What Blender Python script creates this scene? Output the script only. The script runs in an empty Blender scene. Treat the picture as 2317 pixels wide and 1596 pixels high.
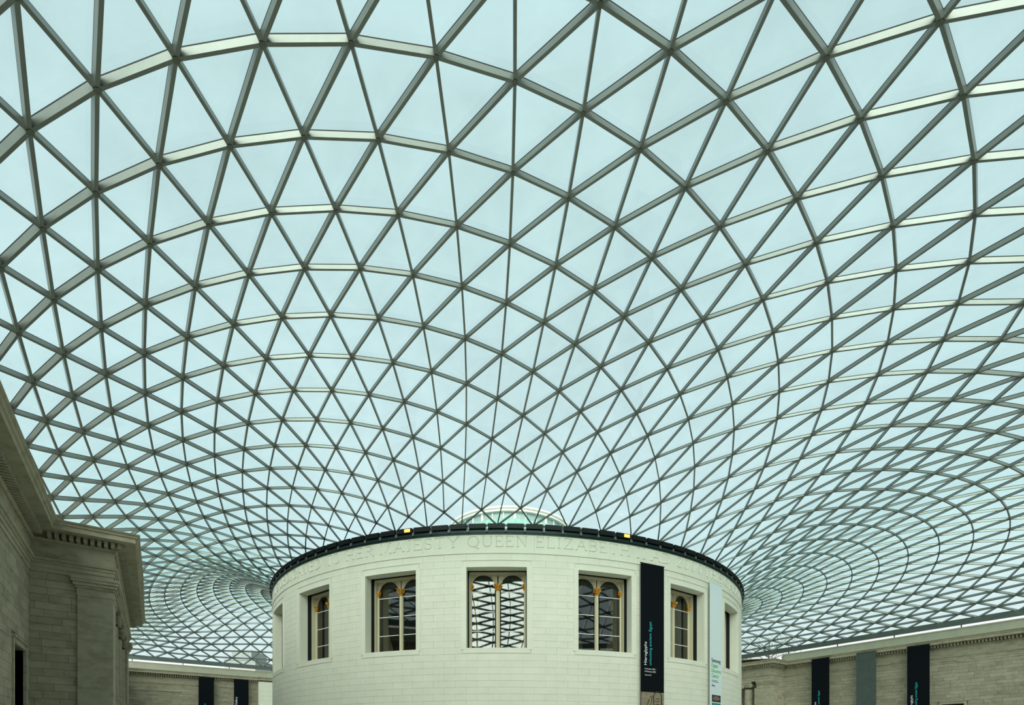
import bpy, math, random
from mathutils import Vector, Matrix
random.seed(7)
S = bpy.context.scene
COL = S.collection
PI = math.pi
R_ = math.radians

# ------------------------------------------------------------------ camera
CAM = Vector((-31.1557, -46.5655, 6.2373))
YAW, FPX, CX, CY, W, H = 0.9480, 1178.8, 1194.2, 1700.5, 2317.0, 1596.0
cd = bpy.data.cameras.new('camera')
cam = bpy.data.objects.new('camera', cd)
COL.objects.link(cam)
cam.location = CAM
cam.rotation_euler = (PI / 2, 0, YAW - PI / 2)
cd.sensor_width = 36.0
cd.lens = 36.0 * FPX / W
cd.shift_x = (W / 2 - CX) / W
cd.shift_y = (CY - H / 2) / W
cd.clip_end = 1000
S.camera = cam

# ------------------------------------------------------------------ world: bright even overcast
wd = bpy.data.worlds.new('overcast_sky')
S.world = wd
wd.use_nodes = True
nt = wd.node_tree
nt.nodes.clear()
o_ = nt.nodes.new('ShaderNodeOutputWorld')
bg = nt.nodes.new('ShaderNodeBackground')
tc = nt.nodes.new('ShaderNodeTexCoord')
sx = nt.nodes.new('ShaderNodeSeparateXYZ')
rp = nt.nodes.new('ShaderNodeValToRGB')
ns = nt.nodes.new('ShaderNodeTexNoise')
ns.inputs['Scale'].default_value = 2.6
ns.inputs['Detail'].default_value = 5
ns.inputs['Roughness'].default_value = 0.55
mr = nt.nodes.new('ShaderNodeMapRange')
mr.inputs[1].default_value, mr.inputs[2].default_value = 0.3, 0.7
mr.inputs[3].default_value, mr.inputs[4].default_value = 0.94, 1.06
mx = nt.nodes.new('ShaderNodeVectorMath')
mx.operation = 'SCALE'
nt.links.new(tc.outputs['Generated'], sx.inputs[0])
nt.links.new(tc.outputs['Generated'], ns.inputs['Vector'])
nt.links.new(sx.outputs['Z'], rp.inputs[0])
rp.color_ramp.elements[0].position = 0.0
rp.color_ramp.elements[0].color = (1.0, 1.0, 1.0, 1)
rp.color_ramp.elements[1].position = 0.75
rp.color_ramp.elements[1].color = (0.66, 0.82, 0.84, 1)
e = rp.color_ramp.elements.new(0.35)
e.color = (0.80, 0.94, 0.98, 1)
nt.links.new(ns.outputs['Fac'], mr.inputs[0])
nt.links.new(rp.outputs['Color'], mx.inputs[0])
nt.links.new(mr.outputs[0], mx.inputs['Scale'])
nt.links.new(mx.outputs[0], bg.inputs['Color'])
bg.inputs['Strength'].default_value = 0.60
nt.links.new(bg.outputs[0], o_.inputs['Surface'])

# ------------------------------------------------------------------ veiled low sun behind the camera
sl = bpy.data.lights.new('veiled_sun', 'SUN')
sl.energy = 3.2
sl.angle = R_(52)
sl.color = (1.0, 0.97, 0.88)
so = bpy.data.objects.new('veiled_sun', sl)
COL.objects.link(so)
az, el = R_(231), R_(20)
so.rotation_euler = Vector((math.cos(az) * math.cos(el), math.sin(az) * math.cos(el), math.sin(el))).to_track_quat('Z', 'Y').to_euler()
so.location = (-60, -70, 60)

vs = S.view_settings
vs.view_transform = 'Standard'
vs.look = 'None'
vs.gamma = 1.0
vs.use_curve_mapping = False
vs.exposure = 0.88

# ------------------------------------------------------------------ materials
def mat(name, col, rough=0.8, metal=0.0, spec=0.3, noise=0.0, nscale=3.0, rnd=0.0, bump=0.0, bscale=20.0, tint=None, tscale=0.7, streak=False):
    m = bpy.data.materials.new(name)
    m.use_nodes = True
    t = m.node_tree
    b = t.nodes['Principled BSDF']
    b.inputs['Roughness'].default_value = rough
    b.inputs['Metallic'].default_value = metal
    b.inputs['Specular IOR Level'].default_value = spec
    cur = t.nodes.new('ShaderNodeRGB')
    cur.outputs[0].default_value = (*col, 1)
    cur = cur.outputs[0]
    tco = t.nodes.new('ShaderNodeNewGeometry')
    if tint:
        n = t.nodes.new('ShaderNodeTexNoise')
        n.inputs['Scale'].default_value = tscale
        n.inputs['Detail'].default_value = 6
        n.inputs['Roughness'].default_value = 0.65
        if streak:
            mp = t.nodes.new('ShaderNodeMapping')
            mp.inputs['Scale'].default_value = (1, 1, 2.6)
            t.links.new(tco.outputs['Position'], mp.inputs[0])
            t.links.new(mp.outputs[0], n.inputs['Vector'])
        else:
            t.links.new(tco.outputs['Position'], n.inputs['Vector'])
        r = t.nodes.new('ShaderNodeMapRange')
        r.inputs[1].default_value, r.inputs[2].default_value = 0.48, 0.72
        t.links.new(n.outputs['Fac'], r.inputs[0])
        x = t.nodes.new('ShaderNodeMix')
        x.data_type = 'RGBA'
        t.links.new(r.outputs[0], x.inputs[0])
        t.links.new(cur, x.inputs[6])
        x.inputs[7].default_value = (*tint, 1)
        cur = x.outputs[2]
    val = None
    if noise:
        n = t.nodes.new('ShaderNodeTexNoise')
        n.inputs['Scale'].default_value = nscale
        n.inputs['Detail'].default_value = 8
        t.links.new(tco.outputs['Position'], n.inputs['Vector'])
        r = t.nodes.new('ShaderNodeMapRange')
        r.inputs[1].default_value, r.inputs[2].default_value = 0.25, 0.75
        r.inputs[3].default_value, r.inputs[4].default_value = 1 - noise, 1 + noise
        t.links.new(n.outputs['Fac'], r.inputs[0])
        val = r.outputs[0]
    if rnd:
        oi = t.nodes.new('ShaderNodeObjectInfo')
        r = t.nodes.new('ShaderNodeMapRange')
        r.inputs[3].default_value, r.inputs[4].default_value = 1 - rnd, 1 + rnd
        t.links.new(oi.outputs['Random'], r.inputs[0])
        if val is None:
            val = r.outputs[0]
        else:
            mm = t.nodes.new('ShaderNodeMath')
            mm.operation = 'MULTIPLY'
            t.links.new(val, mm.inputs[0])
            t.links.new(r.outputs[0], mm.inputs[1])
            val = mm.outputs[0]
    if val is not None:
        v = t.nodes.new('ShaderNodeVectorMath')
        v.operation = 'SCALE'
        t.links.new(cur, v.inputs[0])
        t.links.new(val, v.inputs['Scale'])
        cur = v.outputs[0]
    t.links.new(cur, b.inputs['Base Color'])
    if bump:
        n = t.nodes.new('ShaderNodeTexNoise')
        n.inputs['Scale'].default_value = bscale
        n.inputs['Detail'].default_value = 6
        t.links.new(tco.outputs['Position'], n.inputs['Vector'])
        bp = t.nodes.new('ShaderNodeBump')
        bp.inputs['Strength'].default_value = bump
        bp.inputs['Distance'].default_value = 0.02
        t.links.new(n.outputs['Fac'], bp.inputs['Height'])
        t.links.new(bp.outputs[0], b.inputs['Normal'])
    return m

def emis(name, col, st):
    m = bpy.data.materials.new(name)
    m.use_nodes = True
    b = m.node_tree.nodes['Principled BSDF']
    b.inputs['Base Color'].default_value = (*col, 1)
    b.inputs['Emission Color'].default_value = (*col, 1)
    b.inputs['Emission Strength'].default_value = st
    return m

def glass(name, tcol, refl, grey=0.0, tl=None, noise=False):
    m = bpy.data.materials.new(name)
    m.use_nodes = True
    t = m.node_tree
    t.nodes.clear()
    o = t.nodes.new('ShaderNodeOutputMaterial')
    tr = t.nodes.new('ShaderNodeBsdfTransparent')
    tr.inputs[0].default_value = (*tcol, 1)
    if noise:
        g = t.nodes.new('ShaderNodeNewGeometry')
        n = t.nodes.new('ShaderNodeTexNoise')
        n.inputs['Scale'].default_value = 0.55
        n.inputs['Detail'].default_value = 7
        n.inputs['Roughness'].default_value = 0.6
        t.links.new(g.outputs['Position'], n.inputs['Vector'])
        r = t.nodes.new('ShaderNodeMapRange')
        r.inputs[1].default_value, r.inputs[2].default_value = 0.35, 0.7
        r.inputs[3].default_value, r.inputs[4].default_value = 1.0, 0.955
        t.links.new(n.outputs['Fac'], r.inputs[0])
        oi = t.nodes.new('ShaderNodeObjectInfo')
        v = t.nodes.new('ShaderNodeVectorMath')
        v.operation = 'SCALE'
        v.inputs[0].default_value = tcol
        lw = t.nodes.new('ShaderNodeLayerWeight')      # slanting light crosses more of the green glass
        lw.inputs[0].default_value = 0.5
        pw = t.nodes.new('ShaderNodeMath')
        pw.operation = 'POWER'
        t.links.new(lw.outputs['Facing'], pw.inputs[0])
        pw.inputs[1].default_value = 4.0
        sl_ = t.nodes.new('ShaderNodeMix')
        sl_.data_type = 'RGBA'
        t.links.new(pw.outputs[0], sl_.inputs[0])
        sl_.inputs[6].default_value = (*tcol, 1)
        sl_.inputs[7].default_value = (tcol[0] * .66, tcol[1] * .90, tcol[2] * .85, 1)
        t.links.new(sl_.outputs[2], v.inputs[0])
        t.links.new(r.outputs[0], v.inputs['Scale'])
        t.links.new(v.outputs[0], tr.inputs[0])
    base = tr.outputs[0]
    if tl:
        tb = t.nodes.new('ShaderNodeBsdfTranslucent')
        tb.inputs[0].default_value = (*tl, 1)
        ms = t.nodes.new('ShaderNodeMixShader')
        ms.inputs[0].default_value = grey
        t.links.new(base, ms.inputs[1])
        t.links.new(tb.outputs[0], ms.inputs[2])
        base = ms.outputs[0]
    gl = t.nodes.new('ShaderNodeBsdfGlossy')
    gl.inputs['Roughness'].default_value = 0.02
    fr = t.nodes.new('ShaderNodeFresnel')
    fr.inputs[0].default_value = 1.45
    mm = t.nodes.new('ShaderNodeMath')
    mm.operation = 'MULTIPLY_ADD'
    mm.inputs[1].default_value = refl[0]
    mm.inputs[2].default_value = refl[1]
    mm.use_clamp = True
    t.links.new(fr.outputs[0], mm.inputs[0])
    ms = t.nodes.new('ShaderNodeMixShader')
    t.links.new(mm.outputs[0], ms.inputs[0])
    t.links.new(base, ms.inputs[1])
    t.links.new(gl.outputs[0], ms.inputs[2])
    t.links.new(ms.outputs[0], o.inputs[0])
    return m

M_ROOFGLASS = glass('roof_glass', (0.905, 0.962, 0.960), (0.10, 0.0), noise=True)
M_STEEL = mat('painted_steel', (0.21, 0.225, 0.20), 0.38, 0.45, 0.5, noise=0.05, nscale=4)
M_NODE = mat('node_steel', (0.15, 0.16, 0.13), 0.5, 0.4, 0.5)
M_GASKET = mat('black_gasket', (0.012, 0.014, 0.013), 0.6)
M_EDGE = mat('edge_beam_paint', (0.20, 0.24, 0.22), 0.5, 0.2)
M_NEW = mat('pale_limestone', (0.76, 0.74, 0.61), 0.85, noise=0.04, nscale=1.2, rnd=0.014, bump=0.06, bscale=30, tint=(0.73, 0.72, 0.61), tscale=0.5)
M_JOINT = mat('joint_mortar', (0.66, 0.65, 0.54), 0.95)
M_OLD = mat('weathered_stone', (0.385, 0.345, 0.25), 0.9, noise=0.08, nscale=2.5, rnd=0.12, bump=0.15, bscale=14, tint=(0.27, 0.245, 0.17), tscale=0.9, streak=True)
M_OLDP = mat('weathered_stone_moulding', (0.40, 0.36, 0.26), 0.9, noise=0.08, nscale=2.5, bump=0.15, bscale=14, tint=(0.27, 0.235, 0.16), tscale=1.1, streak=True)
M_PARAPET = mat('cleaned_stone', (0.56, 0.54, 0.42), 0.9, noise=0.06, nscale=2, bump=0.1)
M_MORTAR = mat('old_mortar', (0.22, 0.19, 0.13), 0.95)
M_FLOOR = mat('pale_paving', (0.66, 0.65, 0.58), 0.45, spec=0.4, noise=0.05)
M_BLACK = mat('black_metal', (0.012, 0.014, 0.014), 0.45, 0.3)
M_GUTTER = mat('dark_green_metal', (0.012, 0.03, 0.026), 0.35, 0.3)
M_BRACKET = mat('grey_bracket', (0.14, 0.15, 0.14), 0.5, 0.3)
M_SLOT = mat('slot_shade_and_pane', (0.012, 0.016, 0.014), 0.6)  # near-black: painted shade in the rotunda window slots, and panes of wall openings
M_CREAM = mat('cream_paint', (0.62, 0.56, 0.38), 0.5, spec=0.4)
M_WBAR = mat('white_paint', (0.85, 0.84, 0.76), 0.4)
M_GOLD = mat('gilding', (0.78, 0.40, 0.07), 0.35, 0.75, noise=0.45, nscale=11, bump=0.6, bscale=22)
M_WGLASS = glass('window_glass', (0.62, 0.64, 0.60), (0.8, 0.06))
M_DARK = mat('dark_interior', (0.02, 0.019, 0.017), 0.95)  # near-black colour stands in for unlit depth behind the windows
M_CURTAIN = mat('tan_curtain', (0.42, 0.36, 0.22), 0.9, noise=0.1)
M_BANNER = mat('black_banner_fabric', (0.006, 0.008, 0.010), 1.0, spec=0.05)
M_WBANNER = mat('white_banner_fabric', (0.68, 0.76, 0.76), 0.8)
M_GBANNER = mat('grey_banner_fabric', (0.075, 0.095, 0.085), 1.0, spec=0.05, noise=0.12, nscale=2)
M_TWHITE = mat('white_print', (0.8, 0.8, 0.78), 0.8)
M_TTEAL = mat('teal_print', (0.03, 0.42, 0.46), 0.8)
M_TBLACK = mat('black_print', (0.02, 0.03, 0.04), 0.8)
M_TGREEN = mat('green_print', (0.12, 0.50, 0.10), 0.8)
M_RELIEF = mat('printed_sandstone', (0.26, 0.21, 0.14), 0.85, noise=0.3, nscale=5, bump=0.2)
M_RELIEFD = mat('printed_sandstone_shadow', (0.03, 0.025, 0.015), 0.85)
M_PRINTD = mat('dark_photo_print', (0.03, 0.04, 0.035), 0.7)
M_PRINTB = mat('pinkish_photo_print', (0.22, 0.13, 0.11), 0.8, noise=0.35, nscale=14)
M_PRINTT = mat('teal_photo_print', (0.05, 0.22, 0.22), 0.8, noise=0.4, nscale=9)
M_COPPER = mat('verdigris_copper', (0.28, 0.48, 0.40), 0.8, noise=0.08, nscale=1.5)
M_FAR = mat('distant_grey_stone', (0.34, 0.35, 0.34), 0.9, noise=0.05)
M_FARWIN = mat('distant_window', (0.26, 0.36, 0.34), 0.4)
M_BARK = mat('bark', (0.10, 0.09, 0.07), 0.9)
M_LEAF = mat('leaf', (0.10, 0.14, 0.08), 0.8, rnd=0.2)
M_LAMP = emis('lamp_glow', (1.0, 0.30, 0.05), 1.6)

# ------------------------------------------------------------------ helpers
class MB:
    def __init__(s):
        s.v = []
        s.f = []
    def add(s, vs, fs):
        k = len(s.v)
        s.v += [tuple(p) for p in vs]
        s.f += [tuple(i + k for i in q) for q in fs]
    def box(s, lo, hi, M=None):
        x0, y0, z0 = lo
        x1, y1, z1 = hi
        vs = [(x0, y0, z0), (x1, y0, z0), (x1, y1, z0), (x0, y1, z0), (x0, y0, z1), (x1, y0, z1), (x1, y1, z1), (x0, y1, z1)]
        if M is not None:
            vs = [M @ Vector(p) for p in vs]
        s.add(vs, [(0, 3, 2, 1), (4, 5, 6, 7), (0, 1, 5, 4), (1, 2, 6, 5), (2, 3, 7, 6), (3, 0, 4, 7)])
    def prism(s, pts, off):
        """polygon pts (3D) extruded by vector off"""
        n = len(pts)
        off = Vector(off)
        a = [Vector(p) for p in pts]
        s.add(a + [p + off for p in a], [tuple(range(n - 1, -1, -1)), tuple(range(n, 2 * n))] + [(i, (i + 1) % n, n + (i + 1) % n, n + i) for i in range(n)])
    def lathe(s, prof, n=32, M=None, a0=0.0, a1=2 * PI):
        full = abs(a1 - a0 - 2 * PI) < 1e-6
        m = n if full else n + 1
        vs = []
        for i in range(m):
            t = a0 + (a1 - a0) * i / n
            for r, z in prof:
                p = Vector((r * math.cos(t), r * math.sin(t), z))
                vs.append(M @ p if M is not None else p)
        k = len(prof)
        fs = []
        for i in range(n):
            j = (i + 1) % m
            for q in range(k - 1):
                fs.append((i * k + q, j * k + q, j * k + q + 1, i * k + q + 1))
        s.add(vs, fs)
    def tube(s, pts, r, n=6):
        pts = [Vector(p) for p in pts]
        vs = []
        fs = []
        for i, p in enumerate(pts):
            d = (pts[min(i + 1, len(pts) - 1)] - pts[max(i - 1, 0)]).normalized()
            a = d.orthogonal().normalized()
            b = d.cross(a)
            rr = r[i] if isinstance(r, (list, tuple)) else r
            for q in range(n):
                t = 2 * PI * q / n
                vs.append(p + (a * math.cos(t) + b * math.sin(t)) * rr)
        for i in range(len(pts) - 1):
            for q in range(n):
                fs.append((i * n + q, i * n + (q + 1) % n, (i + 1) * n + (q + 1) % n, (i + 1) * n + q))
        fs.append(tuple(range(n - 1, -1, -1)))
        fs.append(tuple((len(pts) - 1) * n + q for q in range(n)))
        s.add(vs, fs)
    def mesh(s, name, material, smooth=False):
        me = bpy.data.meshes.new(name)
        me.from_pydata(s.v, [], s.f)
        me.materials.append(material)
        if smooth:
            for p in me.polygons:
                p.use_smooth = True
        me.update()
        return me
    def build(s, name, material, parent=None, smooth=False):
        return link(name, s.mesh(name, material, smooth), parent)

def link(name, me, parent=None):
    o = bpy.data.objects.new(name, me)
    COL.objects.link(o)
    if parent is not None:
        o.parent = parent
    return o

def empty(name, loc=(0, 0, 0)):
    o = bpy.data.objects.new(name, None)
    COL.objects.link(o)
    o.empty_display_size = 0.2
    o.location = loc
    return o

def local(parent, loc):
    """parents sit at loc without rotation: shift a mesh builder into the parent's space"""
    return Matrix.Translation(-Vector(loc))

def tag(o, label=None, cat=None, group=None, kind=None):
    if label: o['label'] = label
    if cat: o['category'] = cat
    if group: o['group'] = group
    if kind: o['kind'] = kind
    return o

def textmesh(body, material, name='lettering'):
    c = bpy.data.curves.new(name, 'FONT')
    c.body = body
    c.size = 1.0
    c.resolution_u = 3
    c.extrude = 0.004
    ob = bpy.data.objects.new(name, c)
    COL.objects.link(ob)
    dg = bpy.context.evaluated_depsgraph_get()
    dg.update()
    me = bpy.data.meshes.new_from_object(ob.evaluated_get(dg))
    bpy.data.objects.remove(ob)
    me.materials.clear()
    me.materials.append(material)
    return me

FWD = Vector((math.cos(YAW), math.sin(YAW), 0))
RGT = Vector((math.sin(YAW), -math.cos(YAW), 0))
def project(p):
    d = Vector(p) - CAM
    z = d.dot(FWD)
    if z < 0.3:
        return None
    return (CX + FPX * d.dot(RGT) / z, CY - FPX * d.z / z)

# ================================================================== the setting
FLOOR_Z = 4.6
TOPZ = 17.85
mb = MB()
mb.box((-36.6, -51.3, FLOOR_Z - 0.3), (36.6, 46.2, FLOOR_Z))
tag(mb.build('floor', M_FLOOR), 'pale stone paving of the court below the view', 'floor', kind='structure')
mb = MB()
mb.box((-260, -260, FLOOR_Z - 1.2), (260, 260, FLOOR_Z - 0.4))
tag(mb.build('ground', M_MORTAR), 'ground outside the court', 'ground', kind='structure')

CUBE = MB()
CUBE.box((-0.5, -0.5, -0.5), (0.5, 0.5, 0.5))
CUBES = {}
def cube(material):
    if material.name not in CUBES:
        CUBES[material.name] = CUBE.mesh('block', material)
    return CUBES[material.name]

def ashlar(parent, a, b, nrm, z0, z1, course, ln, material, holes=(), limit=300, depth=0.12, seed=1):
    """blocks laid along the plan line a->b, facing nrm; holes are (u0,u1,z0,z1)"""
    rnd = random.Random(seed)
    a, b = Vector((*a, 0)), Vector((*b, 0))
    L = (b - a).length
    d = (b - a).normalized()
    n = Vector((*nrm, 0))
    ang = math.atan2(d.y, d.x)
    pieces = []
    z = z1
    k = 0
    while z > z0 + 0.05:
        zb = max(z - course, z0)
        u = -rnd.uniform(0.2, 0.8) * ln
        while u < L:
            w = ln * rnd.uniform(0.75, 1.3)
            segs = [(max(u, 0), min(u + w, L))]
            for h in holes:
                if zb < h[3] - 0.01 and z > h[2] + 0.01:
                    ns_ = []
                    for s0, s1 in segs:
                        if h[1] <= s0 or h[0] >= s1: ns_.append((s0, s1))
                        else:
                            if h[0] > s0: ns_.append((s0, h[0]))
                            if h[1] < s1: ns_.append((h[1], s1))
                    segs = ns_
            for s0, s1 in segs:
                if s1 - s0 > 0.06:
                    pieces.append((s0, s1, zb, z))
            u += w
        z = zb
        k += 1
    me = cube(material)
    rest = MB()
    for q, (s0, s1, zb, zt) in enumerate(pieces):
        pr = rnd.uniform(-0.004, 0.006)
        c = a + d * (s0 + s1) / 2 + n * (pr - depth / 2)
        c.z = (zb + zt) / 2
        sc = (s1 - s0 - 0.014, depth, zt - zb - 0.014)
        if q < limit:
            o = link('block', me, parent)
            o.location = c
            o.rotation_euler = (0, 0, ang)
            o.scale = sc
        else:
            T = Matrix.Translation(c) @ Matrix.Rotation(ang, 4, 'Z') @ Matrix.Diagonal((*sc, 1))
            rest.box((-0.5, -0.5, -0.5), (0.5, 0.5, 0.5), T)
    if rest.v:
        tag(rest.build('blockwork', material, parent), kind='stuff')

def sweep(path, prof):
    """closed profile (off, z) swept along a plan path, mitred; returns one MB per segment"""
    P = [Vector(p) for p in path]
    nn = []
    for i in range(len(P) - 1):
        d = (P[i + 1] - P[i]).normalized()
        nn.append(Vector((d.y, -d.x)))
    mit = []
    for i in range(len(P)):
        if i == 0: mit.append(nn[0])
        elif i == len(P) - 1: mit.append(nn[-1])
        else: mit.append((nn[i - 1] + nn[i]) / (1 + nn[i - 1].dot(nn[i])))
    out = []
    m = len(prof)
    for i in range(len(P) - 1):
        s = MB()
        vs = [(P[i].x + mit[i].x * o, P[i].y + mit[i].y * o, z) for o, z in prof] + [(P[i + 1].x + mit[i + 1].x * o, P[i + 1].y + mit[i + 1].y * o, z) for o, z in prof]
        s.add(vs, [tuple(range(m)), tuple(range(2 * m - 1, m - 1, -1))] + [(q, m + q, m + (q + 1) % m, (q + 1) % m) for q in range(m)])
        out.append(s)
    return out, nn, mit

ARCHI = [(-.3, 15.4), (.04, 15.4), (.04, 15.62), (.08, 15.62), (.08, 15.84), (.12, 15.84), (.12, 15.97), (.20, 16.0), (.24, 16.1), (-.3, 16.1)]
FRIEZE = [(-.3, 16.1), (.05, 16.1), (.05, 16.98), (-.3, 16.98)]
CORN = [(-.3, 16.98), (.12, 16.98), (.2, 17.08), (.2, 17.1), (.06, 17.1), (.06, 17.37), (1.0, 17.4), (1.0, 17.62), (1.07, 17.66), (1.09, 17.74), (1.17, 17.8), (1.2, 17.85), (-.3, 17.95)]
PARA = [(-.55, 17.9), (-.1, 17.9), (-.1, 18.84), (-.03, 18.86), (-.03, 18.98), (-.55, 18.98)]

DENT = MB()
DENT.box((-0.08, -.14, 17.11), (0.08, 0.36, 17.38))
DENTME = DENT.mesh('dentil', M_OLDP)
def dentils(p0, p1, nrm, parent, singly, step=0.28, start=0.0, end=0.0):
    p0, p1 = Vector(p0), Vector(p1)
    d = p1 - p0
    L = d.length
    d.normalize()
    u = start + step / 2
    ang = math.atan2(nrm.y, nrm.x) - PI / 2
    js = MB()
    while u < L - end:
        p = p0 + d * u + nrm * 0.2
        if singly:
            o = link('dentil', DENTME, parent)
            o.location = (p.x, p.y, 0)
            o.rotation_euler = (0, 0, ang)
        else:
            js.box((-0.08, -.14, 17.11), (0.08, 0.36, 17.38), Matrix.Translation((p.x, p.y, 0)) @ Matrix.Rotation(ang, 4, 'Z'))
        u += step
    if js.v:
        tag(js.build('dentil_row', M_OLDP, parent), kind='stuff')

X0, Y0, Y1, PX, PY = 36.25, -50.9, 45.75, 32.95, 10.5
wall_left = tag(empty('wall_left'), 'dark weathered stone wall of the court at the left edge', 'wall', kind='structure')
wall_right = tag(empty('wall_right'), 'sunlit old stone wall with hanging banners at the right', 'wall', kind='structure')
wall_far = tag(empty('wall_far'), 'old stone wall between left portico and the rotunda', 'wall', kind='structure')
wall_back = tag(empty('wall_back'), 'stone wall of the court behind the viewer', 'wall', kind='structure')
portico_l = tag(empty('portico', (-34.5, 0, FLOOR_Z)), 'dark stone portico with fluted columns projecting from the left wall', 'portico')
portico_r = tag(empty('portico', (34.5, 0, FLOOR_Z)), 'sunlit stone portico with Ionic column just right of the rotunda', 'portico')

def under(o, parent):
    """keep world placement when the parent is an Empty standing elsewhere"""
    o.location = o.location - parent.location
    return o

def entab(path, owners, single):
    for nm, prof, m in (('architrave', ARCHI, M_OLDP), ('frieze', FRIEZE, M_OLDP), ('cornice', CORN, M_OLDP), ('parapet', PARA, M_PARAPET)):
        segs, nn, mit = sweep(path, prof)
        for i, s in enumerate(segs):
            if nm == 'parapet' and owners[i] in (portico_l, portico_r):
                continue
            o = s.build(nm, m, owners[i])
            under(o, owners[i])
    for i in range(len(path) - 1):
        ow = owners[i]
        before = set(ow.children)
        dd = Vector(path[i + 1]) - Vector(path[i])
        def corner(q):
            if q <= 0 or q >= len(path) - 1: return 0.25
            cr = (Vector(path[q]) - Vector(path[q - 1])).to_3d().cross((Vector(path[q + 1]) - Vector(path[q])).to_3d()).z
            return 0.0 if abs(cr) < 1e-6 else (-0.46 if cr > 0 else 0.66)
        dentils(path[i], path[i + 1], nn[i], ow, single[i], start=corner(i), end=corner(i + 1))
        for o in ow.children:
            if o not in before:
                under(o, ow)

PL = [(-X0, Y0), (-X0, -PY), (-PX, -PY), (-PX, PY), (-X0, PY), (-X0, Y1)]
PR = [(X0, Y1), (X0, PY), (PX, PY), (PX, -PY), (X0, -PY), (X0, Y0)]
PF = [(-X0, Y1), (-16.6, Y1), (-16.6, Y1 - .45), (16.6, Y1 - .45), (16.6, Y1), (X0, Y1)]
PB = [(X0, Y0), (-X0, Y0)]
# the left wall is long: split it so that only the stretch in view carries single dentils
PL2 = [PL[0], (-X0, -26.0)] + PL[1:]
entab(PL2, [wall_left, wall_left, portico_l, portico_l, portico_l, wall_left], [False, True, True, True, False, False])
entab(PR, [wall_right, portico_r, portico_r, portico_r, wall_right], [False] * 5)
entab(PF, [wall_far] * 5, [False] * 5)
entab(PB, [wall_back], [False])

# cores of the walls behind the blocks
def core(name, lo, hi, parent, m=M_MORTAR):
    s = MB()
    s.box(lo, hi)
    o = s.build(name, m, parent)
    return under(o, parent)
# left wall with a doorway-like window opening
WL = (-14.35, -11.75, 11.1)          # y0, y1, top of the opening in the left wall
core('wall_core', (-X0 - 1.2, Y0, FLOOR_Z), (-X0 - .05, WL[0], 18.0), wall_left)
core('wall_core', (-X0 - 1.2, WL[1], FLOOR_Z), (-X0 - .05, Y1, 18.0), wall_left)
core('wall_core', (-X0 - 1.2, WL[0], WL[2]), (-X0 - .05, WL[1], 18.0), wall_left)
core('wall_core', (-X0 - 1.2, WL[0], FLOOR_Z), (-X0 - .9, WL[1], WL[2]), wall_left, M_DARK)
WRT = (-29.3, -27.45, 11.15)
core('wall_core', (X0 + .05, Y0, FLOOR_Z), (X0 + 1.2, WRT[0], 18.0), wall_right)
core('wall_core', (X0 + .05, WRT[1], FLOOR_Z), (X0 + 1.2, Y1, 18.0), wall_right)
core('wall_core', (X0 + .05, WRT[0], WRT[2]), (X0 + 1.2, WRT[1], 18.0), wall_right)
core('wall_core', (X0 + .9, WRT[0], FLOOR_Z), (X0 + 1.2, WRT[1], WRT[2]), wall_right, M_DARK)
core('wall_core', (-X0 - 1.2, Y1 + .05, FLOOR_Z), (X0 + 1.2, Y1 + 1.2, 18.0), wall_far)
core('wall_core', (-X0 - 1.2, Y0 - 1.2, FLOOR_Z), (X0 + 1.2, Y0 - .05, 18.0), wall_back, M_OLDP)

# ashlar where the view can see it
ashlar(wall_left, (-X0, -24.0), (-X0, -PY), (1, 0), 7.6, 15.4, 0.38, 1.15, M_OLD, holes=[(24 + WL[0] - .22, 24 + WL[1] + .22, 0, WL[2] + .3)], seed=3)
core('lower_wall', (-X0 - .06, -24.0, FLOOR_Z), (-X0, WL[0] - .22, 7.6), wall_left, M_OLDP)
core('lower_wall', (-X0 - .06, WL[1] + .22, FLOOR_Z), (-X0, -PY, 7.6), wall_left, M_OLDP)
core('plain_wall', (-X0 - .06, Y0, FLOOR_Z), (-X0, -24.0, 15.4), wall_left, M_OLDP)
core('plain_wall', (-X0 - .06, -PY, FLOOR_Z), (-X0, Y1, 15.4), wall_left, M_OLDP)
ashlar(wall_right, (X0, -PY), (X0, -34.6), (-1, 0), 10.2, 15.4, 0.36, 1.35, M_OLD, holes=[(-WRT[1] - PY - .25, -WRT[0] - PY + .25, 0, WRT[2] + .28)], seed=5)
core('plain_wall', (X0, -WRT[1] * 0 - PY, FLOOR_Z), (X0 + .06, Y1, 15.4), wall_right, M_OLDP)
core('lower_wall', (X0, WRT[1] + .25, FLOOR_Z), (X0 + .06, -PY, 10.2), wall_right, M_OLDP)
core('lower_wall', (X0, Y0, FLOOR_Z), (X0 + .06, WRT[0] - .25, 10.2), wall_right, M_OLDP)
core('plain_wall', (X0, Y0, 10.2), (X0 + .06, -34.6, 15.4), wall_right, M_OLDP)
ashlar(wall_far, (-X0, Y1), (-14.0, Y1), (0, -1), 12.8, 15.4, 0.37, 1.3, M_OLD, seed=6)
core('lower_wall', (-X0, Y1, FLOOR_Z), (-14.0, Y1 + .06, 12.8), wall_far, M_OLDP)
core('plain_wall', (-14.0, Y1, FLOOR_Z), (X0, Y1 + .06, 15.4), wall_far, M_OLDP)
# string moulding on the far wall
mbx = MB()
mbx.box((-X0, Y1 - .1, 14.93), (-27.9, Y1 + .02, 15.07))
mbx.build('string_moulding', M_OLDP, wall_far)

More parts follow.
